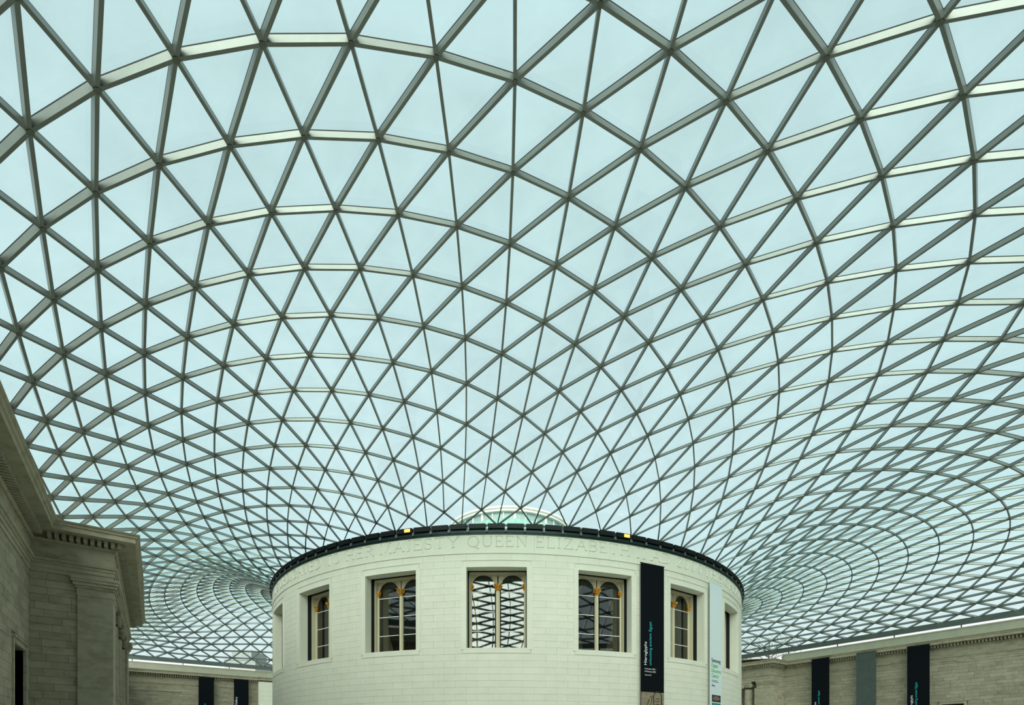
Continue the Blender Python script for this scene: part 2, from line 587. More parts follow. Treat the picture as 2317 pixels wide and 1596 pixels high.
def opening(name, label, wx, sgn, w, parent_label):
    t = tag(empty(name, (wx, (w[0] + w[1]) / 2, FLOOR_Z)), label, 'window', kind='structure')
    yc = (w[0] + w[1]) / 2
    hw = (w[1] - w[0]) / 2
    h = w[2] - FLOOR_Z
    def b(nm, lo, hi, m):
        s = MB()
        x = sorted((lo[0] * sgn, hi[0] * sgn))
        s.box((x[0], lo[1], lo[2]), (x[1], hi[1], hi[2]))
        s.build(nm, m, t)
    b('jamb', (-.05, -hw - .22, 0), (.07, -hw, h), M_OLDP)
    b('jamb', (-.05, hw, 0), (.07, hw + .22, h), M_OLDP)
    b('lintel', (-.05, -hw - .22, h), (.07, hw + .22, h + .24), M_OLDP)
    b('lintel_moulding', (-.05, -hw - .3, h + .24), (.13, hw + .3, h + .34), M_OLDP)
    b('reveal', (-.85, -hw - .05, 0), (-.05, -hw, h), M_OLDP)
    b('reveal', (-.85, hw, 0), (-.05, hw + .05, h), M_OLDP)
    b('pane', (-.72, -hw, 0), (-.68, hw, h), M_SLOT)
opening('window_8', 'dark tall opening in the left wall at the lower left corner', -X0, 1, WL, '')
opening('window_9', 'dark window top at the lower right edge in the right wall', X0, -1, WRT, '')

# ------------------------------------------------------------------ porticoes
def portico(t, sg):
    L = t.location
    def P(x, y, z): return (sg * x - L.x, y - L.y, z - L.z)
    def bx(nm, lo, hi, m, par=None):
        s = MB()
        a, c = P(*lo), P(*hi)
        s.box(tuple(min(a[i], c[i]) for i in range(3)), tuple(max(a[i], c[i]) for i in range(3)))
        return s.build(nm, m, par or t)
    # x is measured from the middle of the court outwards: 32.95 front, 36.25 wall
    bx('entablature_core', (PX + .1, -PY + .1, 15.4), (PX + 1.2, PY - .1, 17.5), M_OLDP)
    bx('portico_roof', (PX + .1, -PY + .1, 17.2), (X0, PY - .1, 17.9), M_OLDP)
    for s in (-1, 1):
        yf = s * PY
        yi = s * (PY - 1.85)
        bx('side_core', (34.3, yf - s * .06, FLOOR_Z), (X0, yi, 15.4), M_MORTAR)
        # anta: shaft, necking and moulded capital
        an = bx('anta', (PX - .02, yf + s * .12, FLOOR_Z), (34.4, yi - s * .3, 14.5), M_OLDP)
        bx('necking', (PX - .05, yf + s * .15, 14.42), (34.43, yi, 14.5), M_OLDP)
        for q, (o, z0, z1) in enumerate(((.03, 14.5, 14.82), (.09, 14.82, 14.95), (.17, 14.95, 15.12), (.24, 15.12, 15.26), (.28, 15.26, 15.4))):
            bx('capital_course', (PX - .02 - o, yf + s * (.12 + o), z0), (34.4 + o, yi, z1), M_OLDP)
        js = MB()
        k = 0
        u = PX - .05
        while u < 34.5:                      # egg moulding round the capital
            a, c = P(u, yf + s * .33, 15.12), P(u + .07, yf + s * .2, 15.25)
            js.box(tuple(min(a[i], c[i]) for i in range(3)), tuple(max(a[i], c[i]) for i in range(3)))
            u += .14
        u = abs(yf) + .05
        while u > 8.7:
            a, c = P(PX - .22, s * u, 15.12), P(PX - .1, s * (u - .07), 15.25)
            js.box(tuple(min(a[i], c[i]) for i in range(3)), tuple(max(a[i], c[i]) for i in range(3)))
            u -= .14
        tag(js.build('egg_moulding', M_OLDP, t), kind='stuff')
    # fluted Ionic columns
    sh = MB()
    n = 20
    rings = []
    for z, r in ((FLOOR_Z, .66), (FLOOR_Z + .35, .58), (9.0, .56), (14.45, .49)):
        ring = []
        for i in range(n * 4):
            t_ = 2 * PI * i / (n * 4)
            rr = r * (1 - .07 * (math.sin(PI * ((i % 4) / 4)) ** .7)) if z > FLOOR_Z + .1 else r
            ring.append((rr * math.cos(t_), rr * math.sin(t_), z - FLOOR_Z))
        rings.append(ring)
    m = n * 4
    vs = [p for r in rings for p in r]
    fs = [(q * m + i, q * m + (i + 1) % m, (q + 1) * m + (i + 1) % m, (q + 1) * m + i) for q in range(len(rings) - 1) for i in range(m)]
    sh.add(vs, fs)
    shaft = sh.mesh('column', M_OLDP)
    cp = MB()
    cp.lathe([(.5, 9.85), (.6, 9.98), (.62, 10.1), (.5, 10.2)], 24)
    for yy in (-1, 1):
        T = Matrix.Translation((0, yy * .58, 10.12)) @ Matrix.Rotation(PI / 2, 4, 'Y')
        cp.lathe([(0, -.62), (.3, -.62), (.3, -.5), (.22, -.3), (.2, 0), (.22, .3), (.3, .5), (.3, .62), (0, .62)], 20, T)
        cp.lathe([(0, -.66), (.13, -.66), (.13, .66), (0, .66)], 12, T)
    cp.box((-.6, -.62, 10.2), (.6, .62, 10.42))
    cp.box((-.68, -.7, 10.42), (.68, .7, 10.6))
    bs = MB()
    bs.lathe([(.5, .0), (.74, .0), (.78, .1), (.7, .2), (.66, .26), (.7, .34), (.62, .42), (.5, .42)], 28)
    base_me = bs.mesh('column_base', M_OLDP)
    for y in (-7.15, -2.4, 2.4, 7.15):
        c = link('column', shaft, t)
        c.location = P(PX + .62, y, FLOOR_Z)
        k = link('capital', CAPME.setdefault('c', cp.mesh('capital', M_OLDP)), c)
        k.location = (0, 0, 0.2)
        link('column_base', base_me, c)
    # low pediment above the cornice
    hgt, yo = 1.15, PY + 1.15
    s = MB()
    s.prism([P(PX + .3, -yo + .8, 17.9), P(PX + .3, yo - .8, 17.9), P(PX + .3, 0, 17.9 + hgt - .1)], (sg * 1.2, 0, 0))
    s.build('tympanum', M_OLDP, t)
    for y in (-1, 1):
        s = MB()
        s.prism([P(PX - 1.18, y * (yo - .3), 17.84), P(PX - 1.18, 0, 17.8 + hgt), P(PX - 1.18, 0, 18.05 + hgt), P(PX - 1.18, y * (yo - .3), 17.88)], (sg * 1.5, 0, 0))
        s.build('raking_cornice', M_OLDP, t)
CAPME = {}
portico(portico_l, -1)
portico(portico_r, 1)
for t, sg in ((portico_l, -1), (portico_r, 1)):
    before = set(t.children)
    if sg < 0:
        ashlar(t, (-X0, -PY), (-34.4, -PY), (0, -1), 7.6, 15.4, 0.38, 1.1, M_OLD, seed=11)
    else:
        ashlar(t, (34.4, -PY), (X0, -PY), (0, -1), 10.2, 15.4, 0.38, 1.1, M_OLD, seed=12)
    s = MB()
    a, b = sorted((sg * 34.4, sg * X0))
    s.box((a, -PY, FLOOR_Z), (b, -PY + .06, 7.6 if sg < 0 else 10.2))
    s.build('lower_side_wall', M_OLDP, t)
    for o in t.children:
        if o not in before:
            under(o, t)

# pale modern pier standing before the far wall
t = tag(empty('stone_pier', (-15.0, 44.95, FLOOR_Z)), 'pale smooth stone pier against the far wall beside the rotunda', 'pier')
s = MB()
for k in range(17):
    s2 = MB()
    s2.box((-2.75, -.45, k * .74), (2.75, .35, k * .74 + .73))
    s2.build('course', M_NEW, t)
# lattice nodes in centimetres: x, y, z for each node, radial line by radial line
ROOF = [
2225, 0, 2084, 2339, 120, 2152, 2470, 220, 2219, 2619, 296, 2274, 2786, 344, 2305, 2969, 360, 2303, 3163, 339, 2259, 3357, 281, 2176, 3529, 187, 2071, 3662, 58, 1971, 2276, 196, 2121, 2396, 339, 2199,
2534, 458, 2269, 2690, 549, 2319, 2864, 605, 2337, 3053, 622, 2314, 3246, 597, 2247, 3430, 529, 2146, 3581, 424, 2037, 3662, 281, 1971, 2212, 233, 2084, 2322, 420, 2170, 2449, 582, 2256, 2593, 717, 2325,
2755, 819, 2365, 2933, 880, 2365, 3119, 895, 2321, 3303, 864, 2237, 3465, 790, 2132, 3588, 680, 2035, 3662, 531, 1971, 2248, 462, 2133, 2364, 665, 2233, 2497, 843, 2322, 2647, 990, 2384, 2812, 1099, 2408,
2988, 1161, 2389, 3167, 1172, 2328, 3335, 1136, 2236, 3477, 1058, 2133, 3584, 946, 2043, 3662, 800, 1971, 2176, 462, 2084, 2281, 706, 2197, 2403, 922, 2305, 2541, 1110, 2389, 2694, 1265, 2438, 2859, 1376, 2444,
3030, 1436, 2407, 3198, 1443, 2335, 3350, 1403, 2240, 3479, 1324, 2141, 3580, 1214, 2050, 3662, 1075, 1971, 2198, 712, 2148, 2310, 956, 2273, 2437, 1179, 2379, 2579, 1373, 2452, 2734, 1531, 2483, 2897, 1641, 2471,
3061, 1697, 2420, 3217, 1700, 2341, 3358, 1658, 2246, 3479, 1582, 2148, 3579, 1479, 2055, 3662, 1351, 1971, 2116, 687, 2084, 2218, 955, 2225, 2335, 1201, 2351, 2467, 1425, 2447, 2612, 1621, 2502, 2767, 1777, 2515,
2926, 1883, 2487, 3083, 1936, 2428, 3231, 1938, 2345, 3364, 1899, 2251, 3479, 1830, 2153, 3578, 1737, 2058, 3662, 1623, 1971, 2125, 935, 2161, 2234, 1189, 2304, 2357, 1430, 2422, 2493, 1652, 2502, 2640, 1845, 2539,
2793, 1997, 2535, 2948, 2099, 2496, 3099, 2151, 2430, 3240, 2157, 2347, 3367, 2126, 2253, 3480, 2069, 2156, 3578, 1990, 2061, 3662, 1895, 1971, 2032, 905, 2084, 2133, 1160, 2242, 2248, 1404, 2378, 2375, 1637, 2480,
2513, 1853, 2543, 2661, 2041, 2563, 2812, 2189, 2547, 2963, 2291, 2500, 3109, 2346, 2430, 3245, 2360, 2347, 3368, 2342, 2254, 3479, 2300, 2159, 3577, 2240, 2063, 3662, 2165, 1971, 2031, 1130, 2167, 2138, 1363, 2317,
2257, 1595, 2439, 2388, 1819, 2525, 2528, 2028, 2572, 2675, 2211, 2579, 2824, 2358, 2552, 2972, 2463, 2500, 3113, 2527, 2429, 3245, 2554, 2346, 3366, 2552, 2256, 3476, 2529, 2162, 3574, 2489, 2066, 3662, 2436, 1971,
1926, 1112, 2084, 2027, 1326, 2244, 2139, 1544, 2381, 2262, 1763, 2488, 2395, 1979, 2559, 2536, 2183, 2592, 2682, 2363, 2588, 2829, 2512, 2555, 2974, 2625, 2499, 3112, 2701, 2427, 3241, 2744, 2346, 3360, 2760, 2257,
3469, 2756, 2165, 3570, 2737, 2069, 3662, 2706, 1971, 1914, 1305, 2163, 2020, 1500, 2311, 2136, 1704, 2434, 2262, 1914, 2527, 2396, 2123, 2585, 2537, 2323, 2606, 2682, 2505, 2595, 2827, 2660, 2556, 2968, 2783, 2497,
3103, 2873, 2425, 3230, 2934, 2345, 3349, 2969, 2259, 3460, 2984, 2168, 3564, 2986, 2072, 3662, 2977, 1971, 1800, 1308, 2084, 1900, 1473, 2234, 2009, 1655, 2367, 2128, 1849, 2477, 2256, 2053, 2558, 2391, 2259, 2604,
2531, 2459, 2617, 2674, 2645, 2598, 2816, 2808, 2555, 2955, 2943, 2494, 3088, 3048, 2423, 3214, 3125, 2344, 3333, 3177, 2261, 3447, 3211, 2171, 3556, 3233, 2075, 3662, 3249, 1971, 1778, 1468, 2156, 1882, 1625, 2294,
1994, 1798, 2415, 2115, 1987, 2513, 2244, 2187, 2583, 2378, 2393, 2620, 2517, 2596, 2624, 2658, 2787, 2600, 2797, 2960, 2552, 2933, 3106, 2490, 3065, 3225, 2418, 3191, 3316, 2341, 3312, 3384, 2260, 3429, 3436, 2173,
3546, 3480, 2078, 3662, 3521, 1971, 1653, 1488, 2084, 1753, 1616, 2219, 1860, 1766, 2346, 1974, 1936, 2456, 2096, 2122, 2544, 2224, 2322, 2603, 2357, 2530, 2631, 2494, 2737, 2628, 2632, 2935, 2598, 2769, 3115, 2546,
2903, 3272, 2482, 3033, 3401, 2410, 3160, 3505, 2335, 3284, 3588, 2257, 3407, 3658, 2173, 3533, 3725, 2079, 3662, 3795, 1971, 1622, 1626, 2147, 1724, 1754, 2275, 1833, 1903, 2392, 1948, 2072, 2492, 2069, 2259, 2570,
2196, 2461, 2620, 2327, 2672, 2639, 2461, 2883, 2629, 2595, 3086, 2592, 2729, 3273, 2536, 2862, 3437, 2470, 2991, 3574, 2398, 3119, 3689, 2324, 3247, 3786, 2248, 3378, 3875, 2168, 3515, 3966, 2077, 3662, 4067, 1971,
1488, 1653, 2084, 1587, 1758, 2205, 1690, 1888, 2324, 1799, 2039, 2432, 1914, 2210, 2522, 2034, 2400, 2590, 2158, 2605, 2631, 2286, 2818, 2642, 2416, 3033, 2623, 2547, 3239, 2581, 2678, 3430, 2521, 2808, 3598, 2451,
2938, 3742, 2378, 3068, 3866, 2304, 3200, 3977, 2231, 3339, 4084, 2154, 3491, 4200, 2071, 3662, 4337, 1971, 1448, 1775, 2141, 1546, 1888, 2257, 1650, 2022, 2368, 1758, 2177, 2466, 1870, 2352, 2547, 1987, 2545, 2605,
2108, 2752, 2636, 2232, 2968, 2638, 2357, 3184, 2612, 2484, 3391, 2563, 2612, 3583, 2498, 2740, 3753, 2424, 2869, 3903, 2348, 3001, 4035, 2273, 3138, 4157, 2198, 3285, 4279, 2123, 3452, 4418, 2047, 3662, 4602, 1971,
1308, 1800, 2084, 1402, 1897, 2194, 1499, 2017, 2303, 1601, 2157, 2406, 1706, 2318, 2495, 1816, 2497, 2566, 1929, 2694, 2614, 2045, 2903, 2635, 2163, 3119, 2627, 2284, 3335, 2593, 2407, 3541, 2537, 2531, 3731, 2466,
2656, 3903, 2387, 2784, 4055, 2305, 2916, 4192, 2224, 3057, 4323, 2143, 3211, 4457, 2060, 3386, 4602, 1971, 1257, 1911, 2135, 1349, 2020, 2242, 1444, 2148, 2344, 1542, 2296, 2438, 1644, 2463, 2517, 1749, 2647, 2578,
1857, 2847, 2614, 1967, 3057, 2625, 2080, 3272, 2607, 2196, 3485, 2564, 2313, 3688, 2501, 2433, 3876, 2422, 2555, 4046, 2336, 2680, 4199, 2247, 2812, 4339, 2157, 2952, 4473, 2065, 3105, 4602, 1971, 1112, 1926, 2084,
1199, 2026, 2184, 1287, 2145, 2285, 1379, 2283, 2380, 1473, 2439, 2464, 1569, 2612, 2533, 1669, 2802, 2582, 1770, 3004, 2607, 1875, 3215, 2605, 1982, 3428, 2577, 2091, 3637, 2524, 2203, 3835, 2451, 2317, 4019, 2365,
2435, 4186, 2270, 2557, 4338, 2171, 2686, 4476, 2071, 2821, 4602, 1971, 1051, 2031, 2131, 1133, 2144, 2229, 1217, 2274, 2323, 1303, 2422, 2409, 1391, 2587, 2483, 1482, 2768, 2541, 1575, 2962, 2577, 1670, 3167, 2589,
1768, 3378, 2574, 1868, 3588, 2534, 1971, 3792, 2470, 2076, 3985, 2387, 2185, 4163, 2291, 2298, 4325, 2187, 2415, 4472, 2078, 2537, 4602, 1971, 905, 2032, 2084, 980, 2140, 2177, 1057, 2266, 2269, 1135, 2409, 2356,
1215, 2568, 2433, 1297, 2743, 2496, 1381, 2931, 2540, 1467, 3132, 2562, 1555, 3339, 2559, 1645, 3549, 2530, 1739, 3755, 2476, 1835, 3953, 2400, 1934, 4138, 2306, 2037, 4309, 2200, 2143, 4464, 2087, 2253, 4602, 1971,
832, 2131, 2129, 900, 2255, 2219, 970, 2394, 2306, 1042, 2550, 2384, 1115, 2721, 2451, 1190, 2907, 2501, 1266, 3105, 2530, 1344, 3312, 2536, 1425, 3522, 2516, 1508, 3729, 2470, 1594, 3930, 2401, 1683, 4119, 2312,
1775, 4294, 2208, 1872, 4455, 2093, 1972, 4602, 1971, 687, 2116, 2084, 748, 2237, 2172, 810, 2375, 2259, 873, 2529, 2338, 937, 2699, 2407, 1002, 2883, 2461, 1068, 3082, 2497, 1137, 3290, 2509, 1207, 3504, 2496,
1279, 3716, 2456, 1354, 3919, 2392, 1433, 4110, 2307, 1515, 4287, 2207, 1601, 4450, 2095, 1690, 4602, 1971, 602, 2211, 2128, 655, 2349, 2214, 708, 2502, 2294, 762, 2671, 2365, 818, 2856, 2423, 874, 3056, 2464,
932, 3269, 2482, 992, 3489, 2474, 1053, 3708, 2438, 1117, 3919, 2377, 1184, 4114, 2295, 1255, 4291, 2198, 1330, 4451, 2091, 1410, 4602, 1971, 462, 2176, 2084, 506, 2313, 2170, 549, 2466, 2252, 594, 2634, 2325,
639, 2819, 2387, 685, 3021, 2432, 732, 3238, 2456, 780, 3466, 2454, 830, 3697, 2422, 882, 3921, 2361, 937, 4126, 2278, 996, 4305, 2183, 1059, 4459, 2082, 1128, 4602, 1971, 365, 2268, 2128, 398, 2419, 2211,
432, 2587, 2287, 466, 2771, 2352, 501, 2974, 2402, 537, 3193, 2432, 574, 3427, 2437, 612, 3670, 2410, 651, 3910, 2351, 693, 4133, 2265, 738, 4323, 2165, 788, 4475, 2067, 844, 4602, 1971, 233, 2212, 2084,
255, 2363, 2170, 278, 2528, 2248, 301, 2710, 2317, 325, 2910, 2372, 349, 3129, 2410, 373, 3366, 2423, 399, 3616, 2405, 425, 3872, 2351, 453, 4116, 2264, 484, 4329, 2156, 518, 4493, 2052, 558, 4602, 1971,
122, 2298, 2128, 134, 2459, 2209, 145, 2636, 2282, 157, 2831, 2343, 169, 3046, 2388, 181, 3280, 2411, 194, 3532, 2404, 207, 3795, 2362, 221, 4056, 2281, 236, 4298, 2169, 253, 4494, 2050, 274, 4602, 1971,
0, 2225, 2084, 0, 2381, 2169, 0, 2551, 2245, 0, 2738, 2312, 0, 2945, 2364, 0, 3171, 2398, 0, 3417, 2405, 0, 3679, 2379, 0, 3947, 2314, 0, 4205, 2212, 0, 4430, 2089, 0, 4602, 1971,
-122, 2298, 2127, -134, 2458, 2207, -145, 2636, 2278, -157, 2831, 2338, -169, 3046, 2382, -181, 3280, 2403, -194, 3533, 2396, -207, 3796, 2354, -221, 4057, 2273, -236, 4299, 2162, -253, 4495, 2045, -274, 4602, 1971,
-233, 2212, 2084, -255, 2363, 2166, -278, 2528, 2242, -301, 2710, 2308, -324, 2910, 2361, -349, 3130, 2396, -373, 3367, 2408, -399, 3618, 2388, -425, 3874, 2334, -453, 4119, 2247, -484, 4331, 2142, -518, 4495, 2043,
-558, 4602, 1971, -365, 2268, 2125, -398, 2419, 2203, -432, 2586, 2275, -466, 2771, 2336, -501, 2974, 2383, -537, 3195, 2410, -574, 3430, 2412, -612, 3674, 2384, -651, 3914, 2324, -693, 4137, 2239, -738, 4327, 2143,
-788, 4477, 2054, -844, 4602, 1971, -462, 2176, 2084, -506, 2312, 2164, -550, 2465, 2239, -594, 2633, 2307, -639, 2819, 2363, -685, 3022, 2404, -732, 3241, 2424, -780, 3470, 2419, -830, 3702, 2385, -882, 3927, 2324,
-937, 4131, 2243, -996, 4310, 2153, -1059, 4462, 2064, -1128, 4602, 1971, -602, 2211, 2123, -655, 2347, 2201, -708, 2500, 2274, -763, 2670, 2339, -818, 2856, 2391, -875, 3057, 2426, -933, 3272, 2440, -992, 3493, 2428,
-1053, 3715, 2390, -1117, 3926, 2329, -1184, 4121, 2250, -1254, 4297, 2162, -1330, 4455, 2068, -1410, 4602, 1971, -687, 2116, 2084, -749, 2236, 2162, -810, 2373, 2239, -873, 2527, 2310, -937, 2697, 2371, -1002, 2883, 2419,
-1069, 3083, 2448, -1137, 3294, 2456, -1207, 3509, 2438, -1279, 3723, 2396, -1353, 3928, 2333, -1431, 4120, 2253, -1513, 4295, 2162, -1599, 4455, 2067, -1691, 4602, 1971, -832, 2130, 2122, -901, 2252, 2201, -971, 2391, 2277,
-1043, 2547, 2347, -1116, 2719, 2405, -1190, 2906, 2447, -1267, 3106, 2471, -1344, 3315, 2471, -1424, 3528, 2447, -1506, 3739, 2399, -1591, 3942, 2330, -1680, 4132, 2246, -1772, 4306, 2153, -1869, 4464, 2059, -1970, 4602, 1971,
-905, 2032, 2084, -980, 2138, 2163, -1057, 2262, 2243, -1135, 2404, 2318, -1216, 2564, 2385, -1298, 2739, 2439, -1381, 2930, 2476, -1467, 3132, 2491, -1554, 3343, 2483, -1643, 3558, 2450, -1735, 3769, 2393, -1830, 3971, 2317,
-1929, 4158, 2229, -2032, 4327, 2136, -2139, 4476, 2047, -2249, 4602, 1971, -1051, 2029, 2123, -1133, 2140, 2206, -1217, 2270, 2287, -1303, 2417, 2361, -1391, 2582, 2425, -1482, 2764, 2473, -1574, 2961, 2501, -1669, 3170, 2507,
-1765, 3386, 2487, -1863, 3604, 2442, -1964, 3816, 2376, -2070, 4014, 2293, -2180, 4192, 2204, -2295, 4349, 2117, -2410, 4486, 2036, -2529, 4602, 1971, -1112, 1926, 2084, -1199, 2023, 2167, -1287, 2140, 2252, -1378, 2277, 2333,
-1472, 2432, 2406, -1569, 2606, 2464, -1668, 2798, 2504, -1769, 3004, 2521, -1872, 3222, 2514, -1977, 3445, 2480, -2084, 3666, 2422, -2195, 3874, 2347, -2310, 4062, 2262, -2433, 4223, 2179, -2560, 4362, 2103, -2685, 4487, 2034,
-2814, 4602, 1971, -1257, 1909, 2126, -1348, 2016, 2215, -1443, 2143, 2302, -1542, 2289, 2382, -1643, 2456, 2449, -1747, 2642, 2500, -1855, 2846, 2528, -1964, 3064, 2531, -2076, 3291, 2508, -2189, 3518, 2459, -2305, 3736, 2391,
-2425, 3933, 2311, -2550, 4101, 2232, -2685, 4238, 2162, -2817, 4361, 2098, -2955, 4480, 2037, -3102, 4602, 1971, -1308, 1800, 2084, -1401, 1894, 2175, -1499, 2012, 2267, -1600, 2151, 2354, -1705, 2311, 2430, -1814, 2492, 2490,
-1927, 2692, 2528, -2042, 2910, 2542, -2160, 3139, 2528, -2280, 3371, 2488, -2401, 3596, 2426, -2525, 3801, 2352, -2653, 3974, 2278, -2786, 4113, 2211, -2923, 4228, 2154, -3063, 4340, 2099, -3214, 4461, 2041, -3386, 4602, 1971,
-1448, 1773, 2131, -1546, 1884, 2229, -1649, 2016, 2322, -1756, 2171, 2406, -1869, 2346, 2475, -1986, 2543, 2523, -2106, 2759, 2545, -2230, 2989, 2540, -2356, 3224, 2508, -2483, 3454, 2453, -2611, 3663, 2385, -2740, 3840, 2315,
-2872, 3978, 2252, -3006, 4087, 2198, -3144, 4185, 2147, -3290, 4290, 2094, -3454, 4419, 2036, -3662, 4602, 1971, -1488, 1653, 2084, -1586, 1756, 2186, -1689, 1884, 2287, -1798, 2034, 2379, -1913, 2206, 2456, -2032, 2399, 2513,
-2157, 2612, 2544, -2286, 2841, 2547, -2417, 3077, 2522, -2550, 3308, 2473, -2682, 3520, 2410, -2813, 3698, 2344, -2944, 3834, 2283, -3074, 3934, 2229, -3206, 4018, 2178, -3344, 4102, 2122, -3494, 4204, 2056, -3662, 4336, 1971,
-1622, 1624, 2137, -1723, 1751, 2246, -1832, 1899, 2347, -1947, 2069, 2433, -2069, 2260, 2499, -2196, 2471, 2539, -2329, 2697, 2550, -2465, 2931, 2531, -2603, 3161, 2488, -2740, 3372, 2428, -2873, 3548, 2364, -3003, 3679, 2304,
-3130, 3770, 2250, -3255, 3839, 2195, -3383, 3901, 2135, -3518, 3974, 2062, -3662, 4066, 1971, -1653, 1488, 2084, -1752, 1614, 2200, -1859, 1764, 2311, -1973, 1935, 2407, -2096, 2126, 2482, -2225, 2335, 2531, -2361, 2558, 2550,
-2501, 2789, 2538, -2644, 3015, 2499, -2785, 3222, 2441, -2922, 3393, 2378, -3052, 3516, 2317, -3175, 3597, 2261, -3295, 3650, 2203, -3414, 3692, 2139, -3535, 3736, 2063, -3662, 3793, 1971, -1777, 1467, 2146, -1881, 1623, 2268,
-1993, 1800, 2376, -2115, 1994, 2463, -2245, 2205, 2522, -2383, 2427, 2549, -2526, 2653, 2543, -2673, 2873, 2508, -2818, 3072, 2453, -2959, 3234, 2389, -3092, 3348, 2326, -3213, 3415, 2266, -3327, 3453, 2205, -3439, 3475, 2138,
-3550, 3495, 2061, -3662, 3519, 1971, -1800, 1308, 2084, -1899, 1472, 2217, -2008, 1657, 2338, -2128, 1861, 2438, -2257, 2078, 2509, -2396, 2303, 2546, -2542, 2527, 2548, -2692, 2739, 2518, -2841, 2927, 2465, -2985, 3076, 2400,
-3120, 3176, 2334, -3242, 3229, 2269, -3354, 3250, 2204, -3459, 3253, 2135, -3561, 3250, 2058, -3662, 3246, 1971, -1914, 1303, 2155, -2018, 1503, 2291, -2135, 1718, 2406, -2263, 1947, 2492, -2401, 2181, 2541, -2548, 2408, 2553,
-2701, 2616, 2529, -2854, 2792, 2478, -3003, 2924, 2413, -3140, 3005, 2343, -3263, 3040, 2273, -3374, 3043, 2203, -3475, 3027, 2131, -3571, 3003, 2054, -3662, 2975, 1971, -1926, 1112, 2084, -2026, 1328, 2231, -2138, 1559, 2363,
-2262, 1802, 2466, -2399, 2050, 2532, -2547, 2289, 2555, -2702, 2500, 2539, -2859, 2667, 2493, -3011, 2780, 2428, -3152, 2839, 2355, -3277, 2852, 2279, -3388, 2834, 2204, -3487, 2799, 2128, -3578, 2754, 2050, -3662, 2704, 1971,
-2030, 1131, 2161, -2137, 1377, 2306, -2257, 1635, 2428, -2391, 1899, 2513, -2538, 2155, 2553, -2693, 2380, 2549, -2853, 2548, 2508, -3010, 2645, 2445, -3156, 2679, 2369, -3284, 2667, 2289, -3397, 2627, 2208, -3495, 2570, 2127,
-3583, 2505, 2048, -3662, 2434, 1971, -2032, 905, 2084, -2132, 1170, 2236, -2248, 1440, 2373, -2377, 1717, 2479, -2521, 1989, 2540, -2677, 2234, 2553, -2839, 2417, 2523, -3000, 2510, 2463, -3151, 2522, 2386, -3285, 2484, 2301,
-3401, 2419, 2214, -3500, 2340, 2128, -3587, 2255, 2047, -3662, 2164, 1971, -2125, 940, 2159, -2235, 1217, 2304, -2359, 1499, 2426, -2499, 1780, 2510, -2652, 2039, 2545, -2815, 2245, 2531, -2980, 2356, 2479, -3138, 2353, 2403,
-3279, 2294, 2314, -3400, 2207, 2221, -3502, 2108, 2131, -3589, 2004, 2046, -3662, 1893, 1971, -2116, 687, 2084, -2218, 972, 2225, -2337, 1253, 2357, -2472, 1531, 2460, -2621, 1793, 2519, -2782, 2011, 2527, -2950, 2143, 2489,
-3114, 2150, 2417, -3264, 2086, 2326, -3393, 1985, 2228, -3501, 1870, 2133, -3590, 1748, 2047, -3662, 1621, 1971, -2199, 719, 2148, -2312, 990, 2277, -2441, 1257, 2392, -2585, 1511, 2471, -2743, 1727, 2503, -2910, 1869, 2486,
-3080, 1903, 2425, -3241, 1848, 2336, -3382, 1745, 2235, -3498, 1621, 2135, -3590, 1487, 2046, -3662, 1346, 1971, -2176, 462, 2084, -2283, 724, 2199, -2406, 973, 2314, -2544, 1210, 2406, -2697, 1418, 2460, -2862, 1564, 2465,
-3034, 1621, 2424, -3205, 1580, 2343, -3362, 1485, 2241, -3491, 1361, 2136, -3589, 1220, 2045, -3662, 1069, 1971, -2250, 468, 2133, -2368, 694, 2237, -2500, 908, 2332, -2647, 1100, 2400, -2807, 1246, 2428, -2978, 1315, 2409,
-3155, 1291, 2346, -3329, 1212, 2248, -3479, 1094, 2138, -3588, 952, 2042, -3662, 792, 1971, -2212, 233, 2084, -2325, 433, 2172, -2452, 619, 2261, -2593, 787, 2334, -2747, 924, 2379, -2913, 1003, 2383, -3091, 1002, 2342,
-3277, 938, 2259, -3451, 830, 2147, -3586, 691, 2040, -3662, 525, 1971, -2278, 199, 2122, -2400, 354, 2201, -2535, 493, 2272, -2684, 610, 2325, -2844, 688, 2347, -3015, 709, 2331, -3200, 668, 2273, -3397, 576, 2170,
-3569, 445, 2049, -3662, 282, 1971, -2224, 0, 2084, -2342, 123, 2154, -2473, 231, 2221, -2616, 320, 2275, -2770, 385, 2308, -2934, 413, 2311, -3111, 396, 2279, -3305, 328, 2204, -3497, 218, 2093, -3662, 72, 1971,
-2280, -72, 2116, -2406, 8, 2179, -2544, 69, 2234, -2693, 111, 2272, -2851, 131, 2288, -3017, 123, 2277, -3195, 78, 2232, -3385, -3, 2149, -3557, -119, 2046, -3662, -270, 1971, -2212, -233, 2084, -2334, -176, 2144,
-2467, -140, 2199, -2612, -121, 2242, -2765, -118, 2267, -2924, -132, 2269, -3089, -168, 2245, -3261, -231, 2193, -3429, -320, 2116, -3565, -435, 2036, -3662, -586, 1971, -2257, -331, 2113, -2385, -312, 2169, -2525, -316, 2216,
-2674, -332, 2248, -2829, -360, 2260, -2987, -400, 2251, -3148, -457, 2218, -3308, -534, 2164, -3455, -631, 2096, -3573, -752, 2028, -3662, -891, 1971, -2176, -462, 2084, -2300, -462, 2141, -2434, -481, 2192, -2578, -516, 2230,
-2728, -560, 2251, -2884, -612, 2253, -3040, -674, 2234, -3195, -749, 2196, -3343, -838, 2143, -3474, -944, 2081, -3582, -1065, 2021, -3662, -1195, 1971, -2210, -588, 2114, -2339, -623, 2168, -2477, -672, 2212, -2623, -732, 2241,
